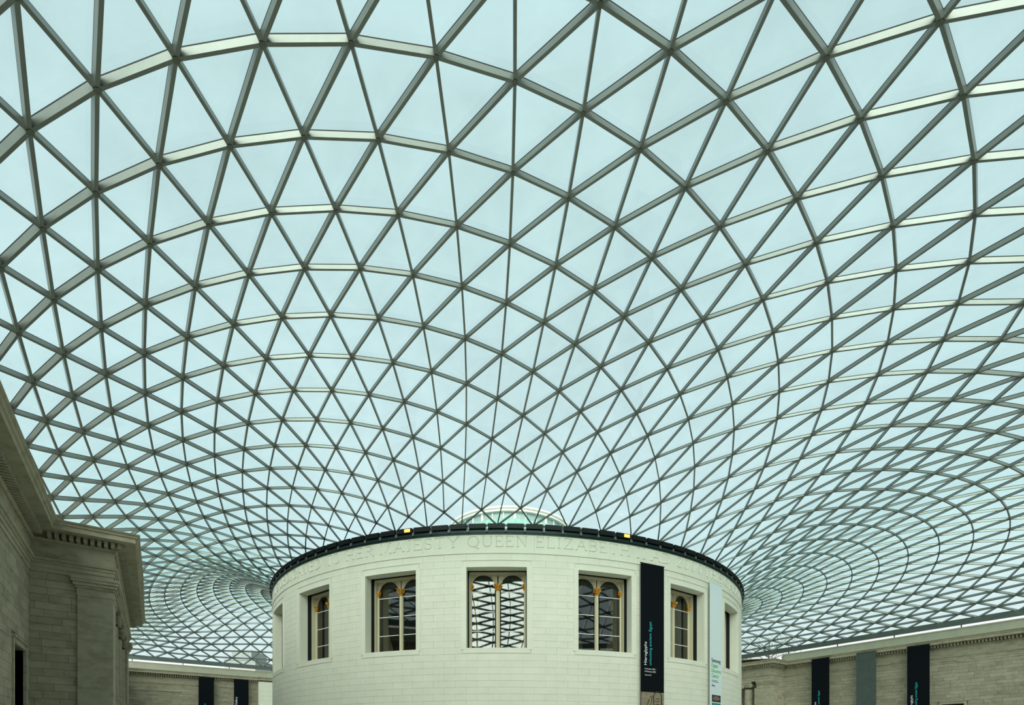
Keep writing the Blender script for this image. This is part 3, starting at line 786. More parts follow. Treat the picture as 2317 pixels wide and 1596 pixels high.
-2775, -800, 2252, -2929, -872, 2245, -3082, -951, 2221, -3230, -1042, 2180, -3367, -1143, 2127, -3488, -1256, 2071, -3587, -1376, 2017, -3662, -1499, 1971, -2116, -687, 2084, -2240, -740, 2144, -2373, -804, 2193, -2514, -879, 2229,
-2662, -960, 2250, -2813, -1047, 2254, -2965, -1137, 2240, -3114, -1232, 2210, -3255, -1334, 2168, -3383, -1445, 2118, -3496, -1564, 2065, -3588, -1684, 2015, -3662, -1803, 1971, -2138, -835, 2116, -2266, -914, 2173, -2402, -1002, 2216,
-2545, -1097, 2245, -2693, -1197, 2259, -2842, -1300, 2255, -2991, -1404, 2237, -3135, -1512, 2204, -3269, -1626, 2161, -3390, -1747, 2113, -3497, -1869, 2063, -3587, -1991, 2015, -3662, -2107, 1971, -2032, -905, 2084, -2156, -1001, 2148,
-2287, -1103, 2200, -2424, -1211, 2238, -2568, -1324, 2260, -2715, -1441, 2267, -2862, -1557, 2258, -3007, -1674, 2236, -3145, -1793, 2202, -3273, -1917, 2159, -3389, -2044, 2113, -3493, -2171, 2064, -3584, -2295, 2016, -3662, -2410, 1971,
-2043, -1068, 2120, -2169, -1184, 2180, -2301, -1306, 2226, -2440, -1431, 2258, -2583, -1560, 2274, -2728, -1689, 2276, -2872, -1817, 2263, -3012, -1945, 2238, -3145, -2074, 2203, -3269, -2206, 2161, -3383, -2340, 2115, -3486, -2472, 2067,
-3579, -2597, 2019, -3662, -2712, 1971, -1926, -1112, 2084, -2048, -1245, 2155, -2175, -1379, 2211, -2309, -1517, 2251, -2447, -1658, 2277, -2589, -1800, 2289, -2731, -1941, 2286, -2872, -2080, 2270, -3008, -2216, 2242, -3138, -2354, 2207,
-3260, -2495, 2165, -3373, -2634, 2119, -3477, -2769, 2071, -3573, -2895, 2022, -3662, -3012, 1971, -1925, -1286, 2123, -2047, -1434, 2189, -2175, -1584, 2240, -2308, -1737, 2276, -2446, -1891, 2296, -2586, -2044, 2303, -2725, -2196, 2296,
-2863, -2343, 2277, -2996, -2489, 2249, -3124, -2636, 2213, -3245, -2783, 2171, -3359, -2926, 2125, -3465, -3063, 2077, -3565, -3191, 2025, -3662, -3312, 1971, -1800, -1308, 2084, -1916, -1469, 2162, -2038, -1632, 2223, -2166, -1797, 2268,
-2299, -1962, 2299, -2436, -2128, 2315, -2573, -2292, 2317, -2710, -2452, 2307, -2845, -2608, 2286, -2976, -2763, 2257, -3103, -2917, 2220, -3223, -3070, 2179, -3338, -3215, 2133, -3447, -3353, 2084, -3555, -3485, 2030, -3662, -3611, 1971,
-1785, -1487, 2127, -1900, -1662, 2200, -2022, -1839, 2255, -2149, -2016, 2296, -2281, -2193, 2321, -2416, -2369, 2332, -2551, -2542, 2331, -2685, -2710, 2318, -2818, -2874, 2295, -2947, -3036, 2265, -3073, -3198, 2229, -3194, -3351, 2188,
-3310, -3497, 2142, -3425, -3637, 2092, -3541, -3775, 2036, -3662, -3912, 1971, -1653, -1488, 2084, -1762, -1675, 2169, -1877, -1863, 2236, -1997, -2053, 2287, -2124, -2242, 2322, -2254, -2430, 2342, -2386, -2615, 2349, -2517, -2794, 2344,
-2649, -2968, 2328, -2781, -3140, 2304, -2909, -3308, 2273, -3034, -3470, 2237, -3155, -3623, 2196, -3275, -3771, 2151, -3397, -3916, 2100, -3525, -4062, 2041, -3662, -4214, 1971, -1624, -1671, 2130, -1731, -1870, 2210, -1845, -2072, 2272,
-1964, -2274, 2317, -2088, -2474, 2347, -2216, -2670, 2362, -2344, -2861, 2363, -2474, -3045, 2354, -2604, -3226, 2336, -2733, -3402, 2310, -2860, -3571, 2278, -2984, -3732, 2242, -3107, -3885, 2201, -3231, -4035, 2156, -3362, -4187, 2106,
-3504, -4345, 2046, -3662, -4516, 1971, -1488, -1653, 2084, -1588, -1859, 2176, -1693, -2072, 2250, -1805, -2287, 2306, -1922, -2500, 2345, -2043, -2708, 2368, -2167, -2909, 2377, -2292, -3104, 2374, -2419, -3294, 2361, -2548, -3478, 2339,
-2674, -3655, 2311, -2799, -3822, 2278, -2923, -3982, 2241, -3048, -4136, 2200, -3179, -4289, 2156, -3320, -4448, 2105, -3479, -4621, 2047, -3662, -4816, 1971, -1447, -1834, 2133, -1544, -2056, 2220, -1647, -2282, 2288, -1756, -2507, 2337,
-1870, -2726, 2369, -1987, -2939, 2385, -2106, -3144, 2388, -2229, -3345, 2379, -2353, -3538, 2362, -2478, -3722, 2336, -2602, -3897, 2305, -2725, -4061, 2270, -2849, -4218, 2231, -2977, -4372, 2188, -3114, -4529, 2142, -3267, -4695, 2091,
-3443, -4881, 2035, -3662, -5112, 1971, -1308, -1800, 2084, -1397, -2027, 2184, -1492, -2261, 2263, -1593, -2495, 2323, -1699, -2725, 2364, -1808, -2949, 2388, -1920, -3166, 2396, -2036, -3377, 2392, -2155, -3581, 2378, -2275, -3774, 2354,
-2396, -3955, 2324, -2516, -4125, 2289, -2637, -4285, 2249, -2761, -4439, 2206, -2892, -4592, 2160, -3036, -4749, 2108, -3198, -4920, 2048, -3384, -5112, 1971, -1253, -1985, 2139, -1340, -2225, 2232, -1433, -2467, 2303, -1530, -2707, 2353,
-1631, -2941, 2385, -1735, -3169, 2400, -1843, -3391, 2401, -1954, -3606, 2390, -2069, -3809, 2367, -2184, -3999, 2337, -2300, -4175, 2300, -2416, -4339, 2259, -2535, -4493, 2214, -2659, -4642, 2165, -2792, -4791, 2110, -2939, -4946, 2048,
-3104, -5112, 1971, -1112, -1926, 2084, -1191, -2176, 2192, -1275, -2425, 2276, -1363, -2673, 2337, -1455, -2916, 2377, -1551, -3154, 2399, -1650, -3386, 2406, -1753, -3612, 2398, -1860, -3826, 2377, -1969, -4026, 2346, -2078, -4210, 2308,
-2189, -4379, 2264, -2301, -4535, 2216, -2418, -4682, 2164, -2541, -4824, 2107, -2674, -4966, 2044, -2820, -5112, 1971, -1046, -2111, 2144, -1121, -2369, 2241, -1199, -2624, 2314, -1282, -2877, 2364, -1368, -3124, 2395, -1458, -3365, 2407,
-1552, -3599, 2403, -1650, -3824, 2385, -1752, -4035, 2354, -1854, -4229, 2314, -1957, -4406, 2267, -2063, -4567, 2215, -2171, -4714, 2160, -2285, -4851, 2102, -2406, -4982, 2040, -2537, -5112, 1971, -905, -2032, 2084, -971, -2298, 2199,
-1041, -2561, 2285, -1113, -2821, 2346, -1189, -3078, 2386, -1268, -3328, 2405, -1352, -3570, 2406, -1441, -3803, 2391, -1534, -4025, 2362, -1628, -4232, 2320, -1724, -4419, 2270, -1821, -4587, 2215, -1922, -4737, 2156, -2026, -4872, 2096,
-2137, -4996, 2035, -2254, -5112, 1971, -826, -2213, 2147, -887, -2483, 2248, -950, -2751, 2322, -1016, -3015, 2372, -1085, -3274, 2399, -1158, -3525, 2407, -1235, -3766, 2396, -1316, -3997, 2369, -1403, -4216, 2328, -1490, -4417, 2275,
-1579, -4597, 2215, -1671, -4753, 2153, -1766, -4888, 2091, -1867, -5006, 2031, -1972, -5112, 1971, -687, -2116, 2084, -738, -2392, 2203, -792, -2667, 2291, -849, -2938, 2352, -908, -3204, 2390, -971, -3464, 2405, -1036, -3713, 2401,
-1105, -3953, 2377, -1179, -4183, 2337, -1257, -4399, 2283, -1336, -4594, 2219, -1419, -4761, 2152, -1505, -4900, 2087, -1596, -5015, 2027, -1691, -5112, 1971, -596, -2289, 2148, -639, -2568, 2252, -686, -2846, 2327, -736, -3120, 2375,
-789, -3387, 2400, -845, -3644, 2403, -902, -3892, 2385, -964, -4133, 2349, -1029, -4365, 2294, -1096, -4578, 2226, -1168, -4760, 2154, -1243, -4907, 2085, -1324, -5022, 2023, -1410, -5112, 1971, -462, -2176, 2084, -492, -2457, 2203,
-529, -2740, 2293, -569, -3022, 2356, -611, -3295, 2391, -657, -3561, 2403, -706, -3816, 2393, -756, -4066, 2361, -807, -4312, 2309, -861, -4545, 2238, -920, -4748, 2159, -983, -4910, 2084, -1052, -5028, 2020, -1128, -5112, 1971,
-355, -2336, 2147, -379, -2622, 2252, -408, -2908, 2328, -440, -3190, 2377, -475, -3463, 2399, -515, -3725, 2398, -554, -3981, 2374, -593, -4238, 2327, -634, -4491, 2257, -677, -4721, 2171, -725, -4905, 2086, -780, -5033, 2018,
-843, -5112, 1971, -233, -2212, 2084, -240, -2493, 2202, -258, -2783, 2294, -279, -3071, 2357, -302, -3351, 2391, -330, -3620, 2400, -359, -3880, 2386, -387, -4142, 2348, -414, -4411, 2282, -442, -4667, 2194, -474, -4883, 2097,
-510, -5035, 2017, -557, -5112, 1971, -115, -2362, 2147, -122, -2651, 2254, -131, -2940, 2330, -143, -3225, 2377, -157, -3501, 2398, -174, -3766, 2395, -190, -4030, 2367, -205, -4304, 2311, -218, -4579, 2227, -232, -4828, 2124,
-249, -5020, 2025, -272, -5112, 1971, 0, -2224, 2084, 3, -2512, 2206, 4, -2801, 2296, 4, -3088, 2357, 3, -3369, 2391, -2, -3639, 2399, -6, -3904, 2383, -8, -4176, 2341, -7, -4457, 2269, -5, -4726, 2170,
-2, -4952, 2062, 0, -5112, 1971, 121, -2366, 2150, 130, -2654, 2255, 140, -2942, 2330, 150, -3225, 2378, 158, -3499, 2398, 165, -3766, 2395, 173, -4033, 2366, 188, -4311, 2310, 206, -4585, 2226, 226, -4833, 2122,
248, -5022, 2024, 273, -5112, 1971, 233, -2212, 2084, 250, -2500, 2206, 268, -2787, 2296, 287, -3071, 2357, 306, -3348, 2391, 325, -3618, 2400, 343, -3883, 2386, 368, -4152, 2346, 398, -4423, 2280, 432, -4677, 2191,
470, -4889, 2095, 510, -5037, 2015, 558, -5112, 1971, 361, -2341, 2149, 388, -2626, 2254, 416, -2909, 2329, 445, -3188, 2377, 474, -3460, 2399, 502, -3725, 2398, 535, -3988, 2374, 575, -4250, 2325, 620, -4504, 2254,
670, -4730, 2168, 723, -4910, 2084, 780, -5034, 2017, 844, -5112, 1971, 462, -2176, 2084, 498, -2459, 2205, 535, -2740, 2294, 573, -3019, 2355, 611, -3293, 2391, 650, -3559, 2403, 691, -3819, 2393, 738, -4075, 2360,
792, -4324, 2307, 852, -4555, 2236, 915, -4755, 2157, 982, -4913, 2082, 1053, -5029, 2020, 1128, -5112, 1971, 598, -2288, 2148, 643, -2567, 2251, 690, -2843, 2326, 737, -3117, 2375, 785, -3385, 2400, 834, -3645, 2403,
887, -3896, 2385, 948, -4142, 2348, 1016, -4374, 2292, 1089, -4583, 2225, 1165, -4763, 2153, 1243, -4908, 2084, 1325, -5022, 2023, 1410, -5112, 1971, 687, -2116, 2084, 739, -2390, 2202, 794, -2663, 2290, 851, -2935, 2352,
907, -3203, 2390, 964, -3463, 2405, 1025, -3715, 2401, 1092, -3957, 2377, 1166, -4189, 2337, 1246, -4403, 2282, 1330, -4595, 2218, 1417, -4761, 2152, 1505, -4899, 2087, 1597, -5015, 2027, 1691, -5112, 1971, 825, -2211, 2146,
886, -2480, 2247, 951, -2748, 2321, 1018, -3013, 2371, 1084, -3274, 2399, 1150, -3526, 2407, 1222, -3768, 2397, 1302, -3999, 2369, 1389, -4217, 2328, 1480, -4416, 2275, 1574, -4595, 2215, 1669, -4751, 2153, 1767, -4887, 2091,
1867, -5006, 2030, 1972, -5112, 1971, 905, -2032, 2084, 968, -2295, 2197, 1039, -2558, 2284, 1114, -2819, 2346, 1189, -3077, 2385, 1264, -3329, 2405, 1343, -3572, 2406, 1427, -3804, 2391, 1519, -4024, 2362, 1616, -4228, 2320,
1716, -4416, 2270, 1818, -4584, 2214, 1921, -4735, 2156, 2027, -4871, 2096, 2138, -4995, 2035, 2254, -5112, 1971, 1043, -2111, 2143, 1118, -2367, 2240, 1198, -2623, 2313, 1282, -2876, 2364, 1366, -3125, 2395, 1451, -3367, 2407,
1540, -3601, 2403, 1637, -3823, 2385, 1738, -4031, 2354, 1844, -4225, 2314, 1952, -4402, 2267, 2060, -4564, 2215, 2171, -4712, 2159, 2286, -4850, 2101, 2407, -4982, 2039, 2537, -5112, 1971, 1112, -1926, 2084, 1188, -2176, 2192,
1271, -2425, 2275, 1360, -2673, 2336, 1453, -2918, 2377, 1547, -3157, 2400, 1643, -3390, 2406, 1743, -3613, 2398, 1849, -3824, 2377, 1959, -4022, 2346, 2072, -4206, 2308, 2185, -4376, 2263, 2300, -4534, 2215, 2418, -4681, 2162,
2541, -4824, 2106, 2675, -4966, 2044, 2820, -5112, 1971, 1251, -1987, 2140, 1336, -2228, 2232, 1428, -2469, 2303, 1525, -2708, 2353, 1627, -2944, 2385, 1731, -3173, 2400, 1837, -3395, 2401, 1947, -3607, 2390, 2061, -3808, 2368,
2178, -3997, 2337, 2297, -4173, 2299, 2415, -4337, 2258, 2535, -4492, 2212, 2659, -4642, 2163, 2793, -4791, 2109, 2939, -4946, 2047, 3103, -5112, 1971, 1308, -1800, 2084, 1394, -2033, 2186, 1487, -2266, 2264, 1587, -2498, 2323,
1693, -2727, 2364, 1804, -2952, 2388, 1917, -3171, 2397, 2032, -3381, 2393, 2150, -3583, 2378, 2272, -3775, 2354, 2394, -3955, 2323, 2516, -4124, 2287, 2638, -4285, 2247, 2762, -4439, 2204, 2893, -4591, 2158, 3036, -4749, 2107,
3198, -4920, 2048, 3384, -5112, 1971, 1445, -1841, 2136, 1540, -2064, 2222, 1641, -2287, 2289, 1750, -2509, 2338, 1865, -2728, 2369, 1985, -2942, 2385, 2107, -3148, 2388, 2229, -3348, 2380, 2354, -3541, 2361, 2479, -3724, 2335,
2604, -3897, 2303, 2727, -4061, 2267, 2850, -4217, 2228, 2978, -4371, 2186, 3115, -4527, 2141, 3266, -4694, 2090, 3442, -4880, 2034, 3662, -5112, 1971, 1488, -1653, 2084, 1585, -1866, 2178, 1689, -2079, 2252, 1799, -2292, 2307,
1916, -2503, 2346, 2041, -2710, 2368, 2169, -2912, 2377, 2296, -3107, 2374, 2423, -3298, 2361, 2551, -3482, 2338, 2679, -3656, 2309, 2804, -3822, 2276, 2926, -3980, 2238, 3050, -4134, 2198, 3179, -4287, 2154, 3320, -4446, 2104,
3479, -4620, 2046, 3662, -4815, 1971, 1623, -1674, 2132, 1729, -1875, 2212, 1841, -2077, 2273, 1960, -2279, 2318, 2086, -2478, 2347, 2217, -2673, 2362, 2350, -2864, 2363, 2480, -3050, 2354, 2610, -3231, 2335, 2740, -3405, 2308,
2868, -3572, 2275, 2990, -3731, 2238, 3110, -3884, 2198, 3232, -4034, 2154, 3362, -4185, 2104, 3504, -4344, 2045, 3662, -4515, 1971, 1653, -1488, 2084, 1761, -1678, 2170, 1875, -1868, 2238, 1995, -2058, 2289, 2122, -2248, 2323,
2254, -2436, 2343, 2390, -2620, 2349, 2524, -2800, 2343, 2657, -2976, 2327, 2788, -3146, 2302, 2920, -3312, 2270, 3042, -3470, 2233, 3160, -3623, 2193, 3277, -3770, 2148, 3397, -3915, 2099, 3524, -4062, 2041, 3662, -4214, 1971,
1784, -1488, 2128, 1900, -1665, 2201, 2021, -1843, 2257, 2149, -2022, 2297, 2282, -2200, 2323, 2419, -2376, 2333, 2556, -2550, 2331, 2692, -2719, 2317, 2826, -2883, 2294, 2958, -3045, 2262, 3083, -3202, 2225, 3199, -3353, 2184,
3312, -3498, 2140, 3425, -3640, 2091, 3541, -3779, 2035, 3662, -3917, 1971, 1800, -1308, 2084, 1916, -1471, 2163, 2038, -1635, 2224, 2167, -1801, 2270, 2300, -1968, 2300, 2438, -2134, 2316, 2577, -2299, 2317, 2717, -2461, 2307,
2853, -2619, 2285, 2986, -2774, 2254, 3112, -2926, 2217, 3229, -3075, 2176, 3340, -3220, 2132, 3447, -3359, 2083, 3554, -3494, 2030, 3662, -3625, 1971, 1925, -1286, 2124, 2047, -1435, 2191, 2175, -1587, 2241, 2309, -1740, 2277,
2448, -1894, 2297, 2588, -2049, 2303, 2730, -2202, 2296, 2869, -2352, 2277, 3003, -2500, 2247, 3131, -2646, 2211, 3250, -2791, 2169, 3360, -2933, 2125, 3464, -3070, 2077, 3564, -3203, 2026, 3662, -3334, 1971, 1926, -1112, 2084,
2048, -1246, 2156, 2176, -1381, 2212, 2310, -1519, 2253, 2448, -1660, 2278, 2590, -1801, 2289, 2733, -1943, 2286, 2874, -2084, 2269, 3011, -2224, 2242, 3142, -2363, 2206, 3263, -2502, 2164, 3374, -2639, 2119, 3477, -2774, 2071,
3573, -2905, 2022, 3662, -3035, 1971, 2043, -1068, 2120, 2169, -1186, 2181, 2302, -1307, 2227, 2440, -1432, 2259, 2583, -1559, 2275, 2727, -1687, 2276, 2871, -1817, 2263, 3011, -1947, 2238, 3145, -2078, 2203, 3269, -2210, 2161,
3383, -2342, 2115, 3485, -2472, 2067, 3579, -2600, 2019, 3662, -2730, 1971, 2032, -905, 2084, 2156, -1003, 2149, 2287, -1105, 2201, 2424, -1211, 2238, 2567, -1322, 2260, 2713, -1436, 2267, 2860, -1553, 2259, 3004, -1672, 2236,
3141, -1793, 2203, 3269, -1917, 2161, 3386, -2043, 2114, 3490, -2169, 2065, 3582, -2294, 2017, 3662, -2418, 1971, 2138, -836, 2117, 2265, -916, 2173, 2401, -1001, 2216, 2543, -1093, 2245, 2690, -1190, 2258, 2840, -1292, 2255,
2989, -1399, 2237, 3131, -1510, 2205, 3264, -1625, 2163, 3385, -1744, 2115, 3491, -1867, 2065, 3584, -1990, 2017, 3662, -2110, 1971, 2116, -687, 2084, 2239, -743, 2144, 2371, -805, 2193, 2511, -874, 2229, 2659, -952, 2250,
2812, -1036, 2253, 2966, -1128, 2240, 3116, -1228, 2210, 3255, -1334, 2168, 3381, -1446, 2118, 3491, -1564, 2067, 3584, -1685, 2017, 3662, -1807, 1971, 2208, -591, 2114, 2336, -625, 2168, 2473, -669, 2211, 2620, -723, 2240,
2775, -788, 2252, 2935, -862, 2245, 3093, -948, 2218, 3242, -1043, 2176, 3376, -1149, 2124, 3490, -1261, 2070, 3584, -1380, 2018, 3662, -1502, 1971, 2176, -462, 2084, 2297, -467, 2141, 2429, -482, 2191, 2574, -509, 2229,
2729, -549, 2251, 2893, -603, 2252, 3059, -671, 2231, 3221, -754, 2188, 3367, -851, 2133, 3489, -959, 2073, 3585, -1074, 2019, 3662, -1196, 1971, 2255, -335, 2113, 2381, -316, 2168, 2521, -312, 2215, 2674, -324, 2248,
2839, -352, 2260, 3013, -400, 2247, 3187, -467, 2207, 3350, -554, 2147, 3486, -656, 2079, 3588, -770, 2019, 3662, -888, 1971, 2212, -233, 2084, 2331, -178, 2143, 2463, -139, 2198, 2611, -117, 2243, 2775, -116, 2268,
2951, -137, 2266, 3135, -183, 2234, 3315, -255, 2171, 3473, -350, 2092, 3592, -463, 2019, 3662, -586, 1971, 2278, -72, 2115, 2402, 7, 2178, 2543, 66, 2233, 2700, 102, 2273, 2874, 113, 2287, 3061, 94, 2267,
3253, 44, 2209, 3435, -38, 2121, 3584, -147, 2028, 3662, -277, 1971,
]

# ================================================================== glass roof
NL, NS, MX, NN, IA = 17, 13, 18, 120, 60
def rows(i):
    h = ((i - IA) % NN) % 60
    if h > 30: h = 60 - h
    return MX + h if h <= NL else MX + NL - (h - NL)
flat = ROOF
V, IDX = [], {}
for i in range(NN):
    for j in range(rows(i) + 1):
        if (i + j) % 2 == 0:
            k = len(V)
            IDX[(i, j)] = k
            V.append(Vector((flat[3 * k] / 100, flat[3 * k + 1] / 100, flat[3 * k + 2] / 100)))
EDG, TRI = [], []
for (i, j), k in IDX.items():
    for di, dj in ((0, 2), (1, 1), (1, -1)):
        l = IDX.get(((i + di) % NN, j + dj))
        if l is not None: EDG.append((k, l))
    up = IDX.get((i, j + 2))
    for s in (1, -1):
        sd = IDX.get(((i + s) % NN, j + 1))
        if up is not None and sd is not None:
            TRI.append((k, sd, up) if s > 0 else (k, up, sd))
for i in range(0, NN, 2):
    TRI.append((IDX[(i, 0)], IDX[((i + 2) % NN, 0)], IDX[((i + 1) % NN, 1)]))
    EDG.append((IDX[(i, 0)], IDX[((i + 2) % NN, 0)]))
NRM = [Vector((0, 0, 0)) for _ in V]
TRI2 = []
for a, b, c in TRI:
    n = (V[b] - V[a]).cross(V[c] - V[a])
    if n.z < 0:
        b, c = c, b
        n = -n
    TRI2.append((a, b, c))
    for q in (a, b, c): NRM[q] += n
NRM = [n.normalized() for n in NRM]

ceiling = tag(empty('ceiling', (0, 0, 0)), 'curved glass roof of triangular panes on a steel lattice', 'glass roof', kind='structure')
GAP = 0.036         # half width and depth of a member, gasket height

DEP, WID = [0.0] * len(V), [0.0] * len(V)      # members grow deeper away from the rotunda
for (i, j), k in IDX.items():
    f = min(1.0, 1.25 * j / rows(i))
    DEP[k] = 0.075 + 0.115 * f
    WID[k] = 0.031 + 0.017 * f

def inframe(p):
    return p is not None and -40 < p[0] < W + 40 and -40 < p[1] < H
def size(ids):
    ps = [project(V[q]) for q in ids]
    if not any(inframe(p) for p in ps) or any(p is None for p in ps): return 0
    cx_ = sum(p[0] for p in ps) / len(ps)
    cy_ = sum(p[1] for p in ps) / len(ps)
    if len(ps) == 2:
        return math.hypot(ps[0][0] - ps[1][0], ps[0][1] - ps[1][1])
    return abs((ps[1][0] - ps[0][0]) * (ps[2][1] - ps[0][1]) - (ps[2][0] - ps[0][0]) * (ps[1][1] - ps[0][1]))

def frame(a, b):
    d = (b - a).normalized()
    return d
def bar(mb, k, l, gasket=False):
    a, b = V[k], V[l]
    bd = (DEP[k] + DEP[l]) / 2
    w, h0, h1 = (WID[k] + WID[l]) / 2, 0, bd
    if gasket:
        w, h0, h1 = w * .9, bd, bd + GAP
    d = (b - a).normalized()
    n = (NRM[k] + NRM[l])
    n = (n - d * n.dot(d)).normalized()
    s = d.cross(n)
    vs = []
    for p in (a, b):
        for q, h in ((-w, h0), (w, h0), (w, h1), (-w, h1)):
            vs.append(p + s * q + n * h)
    mb.add(vs, [(0, 1, 2, 3), (7, 6, 5, 4), (0, 4, 5, 1), (1, 5, 6, 2), (2, 6, 7, 3), (3, 7, 4, 0)])

order = sorted(range(len(EDG)), key=lambda q: -size(EDG[q]))
rest, gask = MB(), MB()
for r, q in enumerate(order):
    k, l = EDG[q]
    if r < 300:
        mb = MB()
        bar(mb, k, l)
        mb.build('beam', M_STEEL, ceiling)
    else:
        bar(rest, k, l)
    bar(gask, k, l, True)
tag(rest.build('beam_lattice', M_STEEL, ceiling), kind='stuff')
tag(gask.build('gasket', M_GASKET, ceiling), kind='stuff')

def knot(mb, k):
    r = WID[k] * 2.0
    BD = DEP[k]
    n = NRM[k]
    a = n.orthogonal().normalized()
    b = n.cross(a)
    pts = [V[k] + (a * math.cos(t * PI / 3) + b * math.sin(t * PI / 3)) * r - n * 0.012 for t in range(6)]
    mb.prism(pts, n * (BD + 0.016))
nod = sorted(range(len(V)), key=lambda q: (0 if inframe(project(V[q])) else 1, (V[q] - CAM).length))
rest = MB()
for r, k in enumerate(nod):
    if r < 220:
        mb = MB()
        knot(mb, k)
        mb.build('node', M_NODE, ceiling)
    else:
        knot(rest, k)
tag(rest.build('node_field', M_NODE, ceiling), kind='stuff')

def pane(mb, t):
    a, b, c = (V[q] + NRM[q] * (DEP[q] + GAP) for q in t)
    g = (a + b + c) / 3
    n = (b - a).cross(c - a).normalized()
    ins = 0.018
    pts = [p + (g - p).normalized() * ins for p in (a, b, c)]
    mb.prism(pts, n * 0.024)
order = sorted(range(len(TRI2)), key=lambda q: -size(TRI2[q]))
rest = MB()
for r, q in enumerate(order):
    if r < 300:
        mb = MB()
        pane(mb, TRI2[q])
        mb.build('pane', M_ROOFGLASS, ceiling)
    else:
        pane(rest, TRI2[q])
tag(rest.build('pane_field', M_ROOFGLASS, ceiling), kind='stuff')

# edge beams, their feet on the parapet and the dark flashing above the walls
def edge_beam(p0, p1, nrm):
    p0, p1, n = Vector(p0), Vector(p1), Vector(nrm)
    d = (p1 - p0)
    L = d.length
    d.normalize()
    T = Matrix.Translation((p0.x, p0.y, 0)) @ Matrix.Rotation(math.atan2(d.y, d.x), 4, 'Z')
    mb = MB()
    mb.box((-.2, -.16, 19.30), (L + .2, .16, 19.88), T)
    o = mb.build('edge_beam', M_EDGE, ceiling)
    u = 3.0
    while u < L:
        mb = MB()
        mb.box((u - .05, -.05, 18.95), (u + .05, .05, 19.32), T)
        mb.box((u - .16, -.1, 18.95), (u + .16, .1, 19.0), T)
        mb.build('bearing_post', M_EDGE, ceiling)
        u += 6.0
E_ = (36.625, -51.125, 46.025)
edge_beam((-E_[0], E_[1]), (-E_[0], E_[2]), (1, 0))
edge_beam((-E_[0], E_[2]), (E_[0], E_[2]), (0, -1))
edge_beam((E_[0], E_[2]), (E_[0], E_[1]), (-1, 0))
edge_beam((E_[0], E_[1]), (-E_[0], E_[1]), (0, 1))

# ================================================================== rotunda
RD = 22.98
rot = tag(empty('wall_rotunda'), 'pale round stone drum with carved inscription in the middle of the court', 'rotunda', kind='structure')
WIN = [180, 198, 216, 234, 252, 270, 288]
HO, HI = 5.45, 4.80
WZ0, WZ1, OZ0, OZ1 = 12.80, 17.93, 12.44, 18.29
TH0, TH1 = 150.0, 318.0

def arcbox(mb, r0, r1, t0, t1, z0, z1, n=None):
    n = n or max(1, int(round((t1 - t0) / 1.8)))
    vs = []
    for i in range(n + 1):
        t = R_(t0 + (t1 - t0) * i / n)
        c, s = math.cos(t), math.sin(t)
        vs += [(r0 * c, r0 * s, z0), (r1 * c, r1 * s, z0), (r1 * c, r1 * s, z1), (r0 * c, r0 * s, z1)]
    fs = [(0, 1, 2, 3), tuple(4 * n + q for q in (3, 2, 1, 0))]
    for i in range(n):
        a = 4 * i
        for q in range(4):
            fs.append((a + q, a + 4 + q, a + 4 + (q + 1) % 4, a + (q + 1) % 4))
    mb.add(vs, fs)

# backing with the window openings left out
bk = MB()
ts = sorted({TH0, TH1} | {t + s * (HI + .3) for t in WIN for s in (-1, 1)})
for a, b in zip(ts[:-1], ts[1:]):
    mid = (a + b) / 2
    if any(abs(mid - t) < HI for t in WIN):
        arcbox(bk, 22.2, RD - .03, a, b, FLOOR_Z, WZ0 - .1)
        arcbox(bk, 22.2, RD - .03, a, b, WZ1 + .1, 20.1)
    else:
        arcbox(bk, 22.2, RD - .03, a, b, FLOOR_Z, 20.1)
bk.build('drum_backing', M_JOINT, rot)
bk = MB()
arcbox(bk, 22.2, RD, TH1, TH0 + 360, FLOOR_Z, 20.1)
bk.build('drum_far_side', M_NEW, rot)
bk = MB()
arcbox(bk, 19.4, 19.6, 140, 330, FLOOR_Z, 20.3)
arcbox(bk, 19.4, 22.2, 140, 330, 20.1, 20.3)
arcbox(bk, 19.4, 22.2, 140, 330, 10.0, 10.2)
bk.build('dark_room_shell', M_DARK, rot)  # near-black shell, its colour painting the darkness of the unlit room

# ashlar of the drum
SH = {}
def drum_block(t0, t1, z0, z1, n_):
    w, h = round(t1 - t0, 3), round(z1 - z0, 3)
    if (w, h) not in SH:
        mb = MB()
        gt = 0.011
        arcbox(mb, RD - .14, RD, -w / 2 + gt, w / 2 - gt, .0045, h - .0045, 2)
        SH[(w, h)] = mb.mesh('block', M_NEW)
    return SH[(w, h)], R_((t0 + t1) / 2), z0
C_H = 0.4242
blocks = []
step = 3.6
k = 0
z = 18.78
while z > 8.2:
    zb = z - C_H
    off = (k % 2) * step / 2
    t = TH0 - off
    while t < TH1:
        segs = [(max(t, TH0), min(t + step, TH1))]
        for w in WIN:
            if zb < OZ1 - .01 and z > OZ0 + .01:
                h0, h1 = w - HO, w + HO
                ns_ = []
                for s0, s1 in segs:
                    if h1 <= s0 or h0 >= s1: ns_.append((s0, s1))
                    else:
                        if h0 > s0: ns_.append((s0, h0))
                        if h1 < s1: ns_.append((h1, s1))
                segs = ns_
        for s0, s1 in segs:
            if s1 - s0 > .15: blocks.append((s0, s1, zb, z))
        t += step
    z = zb
    k += 1
low = z
blocks.sort(key=lambda q: abs((q[0] + q[1]) / 2 - 235.0))
rest = MB()
for r, (t0, t1, z0, z1) in enumerate(blocks):
    if r < 300:
        me, rz, zz = drum_block(t0, t1, z0, z1, 2)
        o = link('block', me, rot)
        o.rotation_euler = (0, 0, rz)
        o.location = (0, 0, zz)
    else:
        arcbox(rest, RD - .14, RD, t0 + .011, t1 - .011, z0 + .0045, z1 - .0045, 2)
tag(rest.build('blockwork', M_NEW, rot), kind='stuff')
mb = MB()
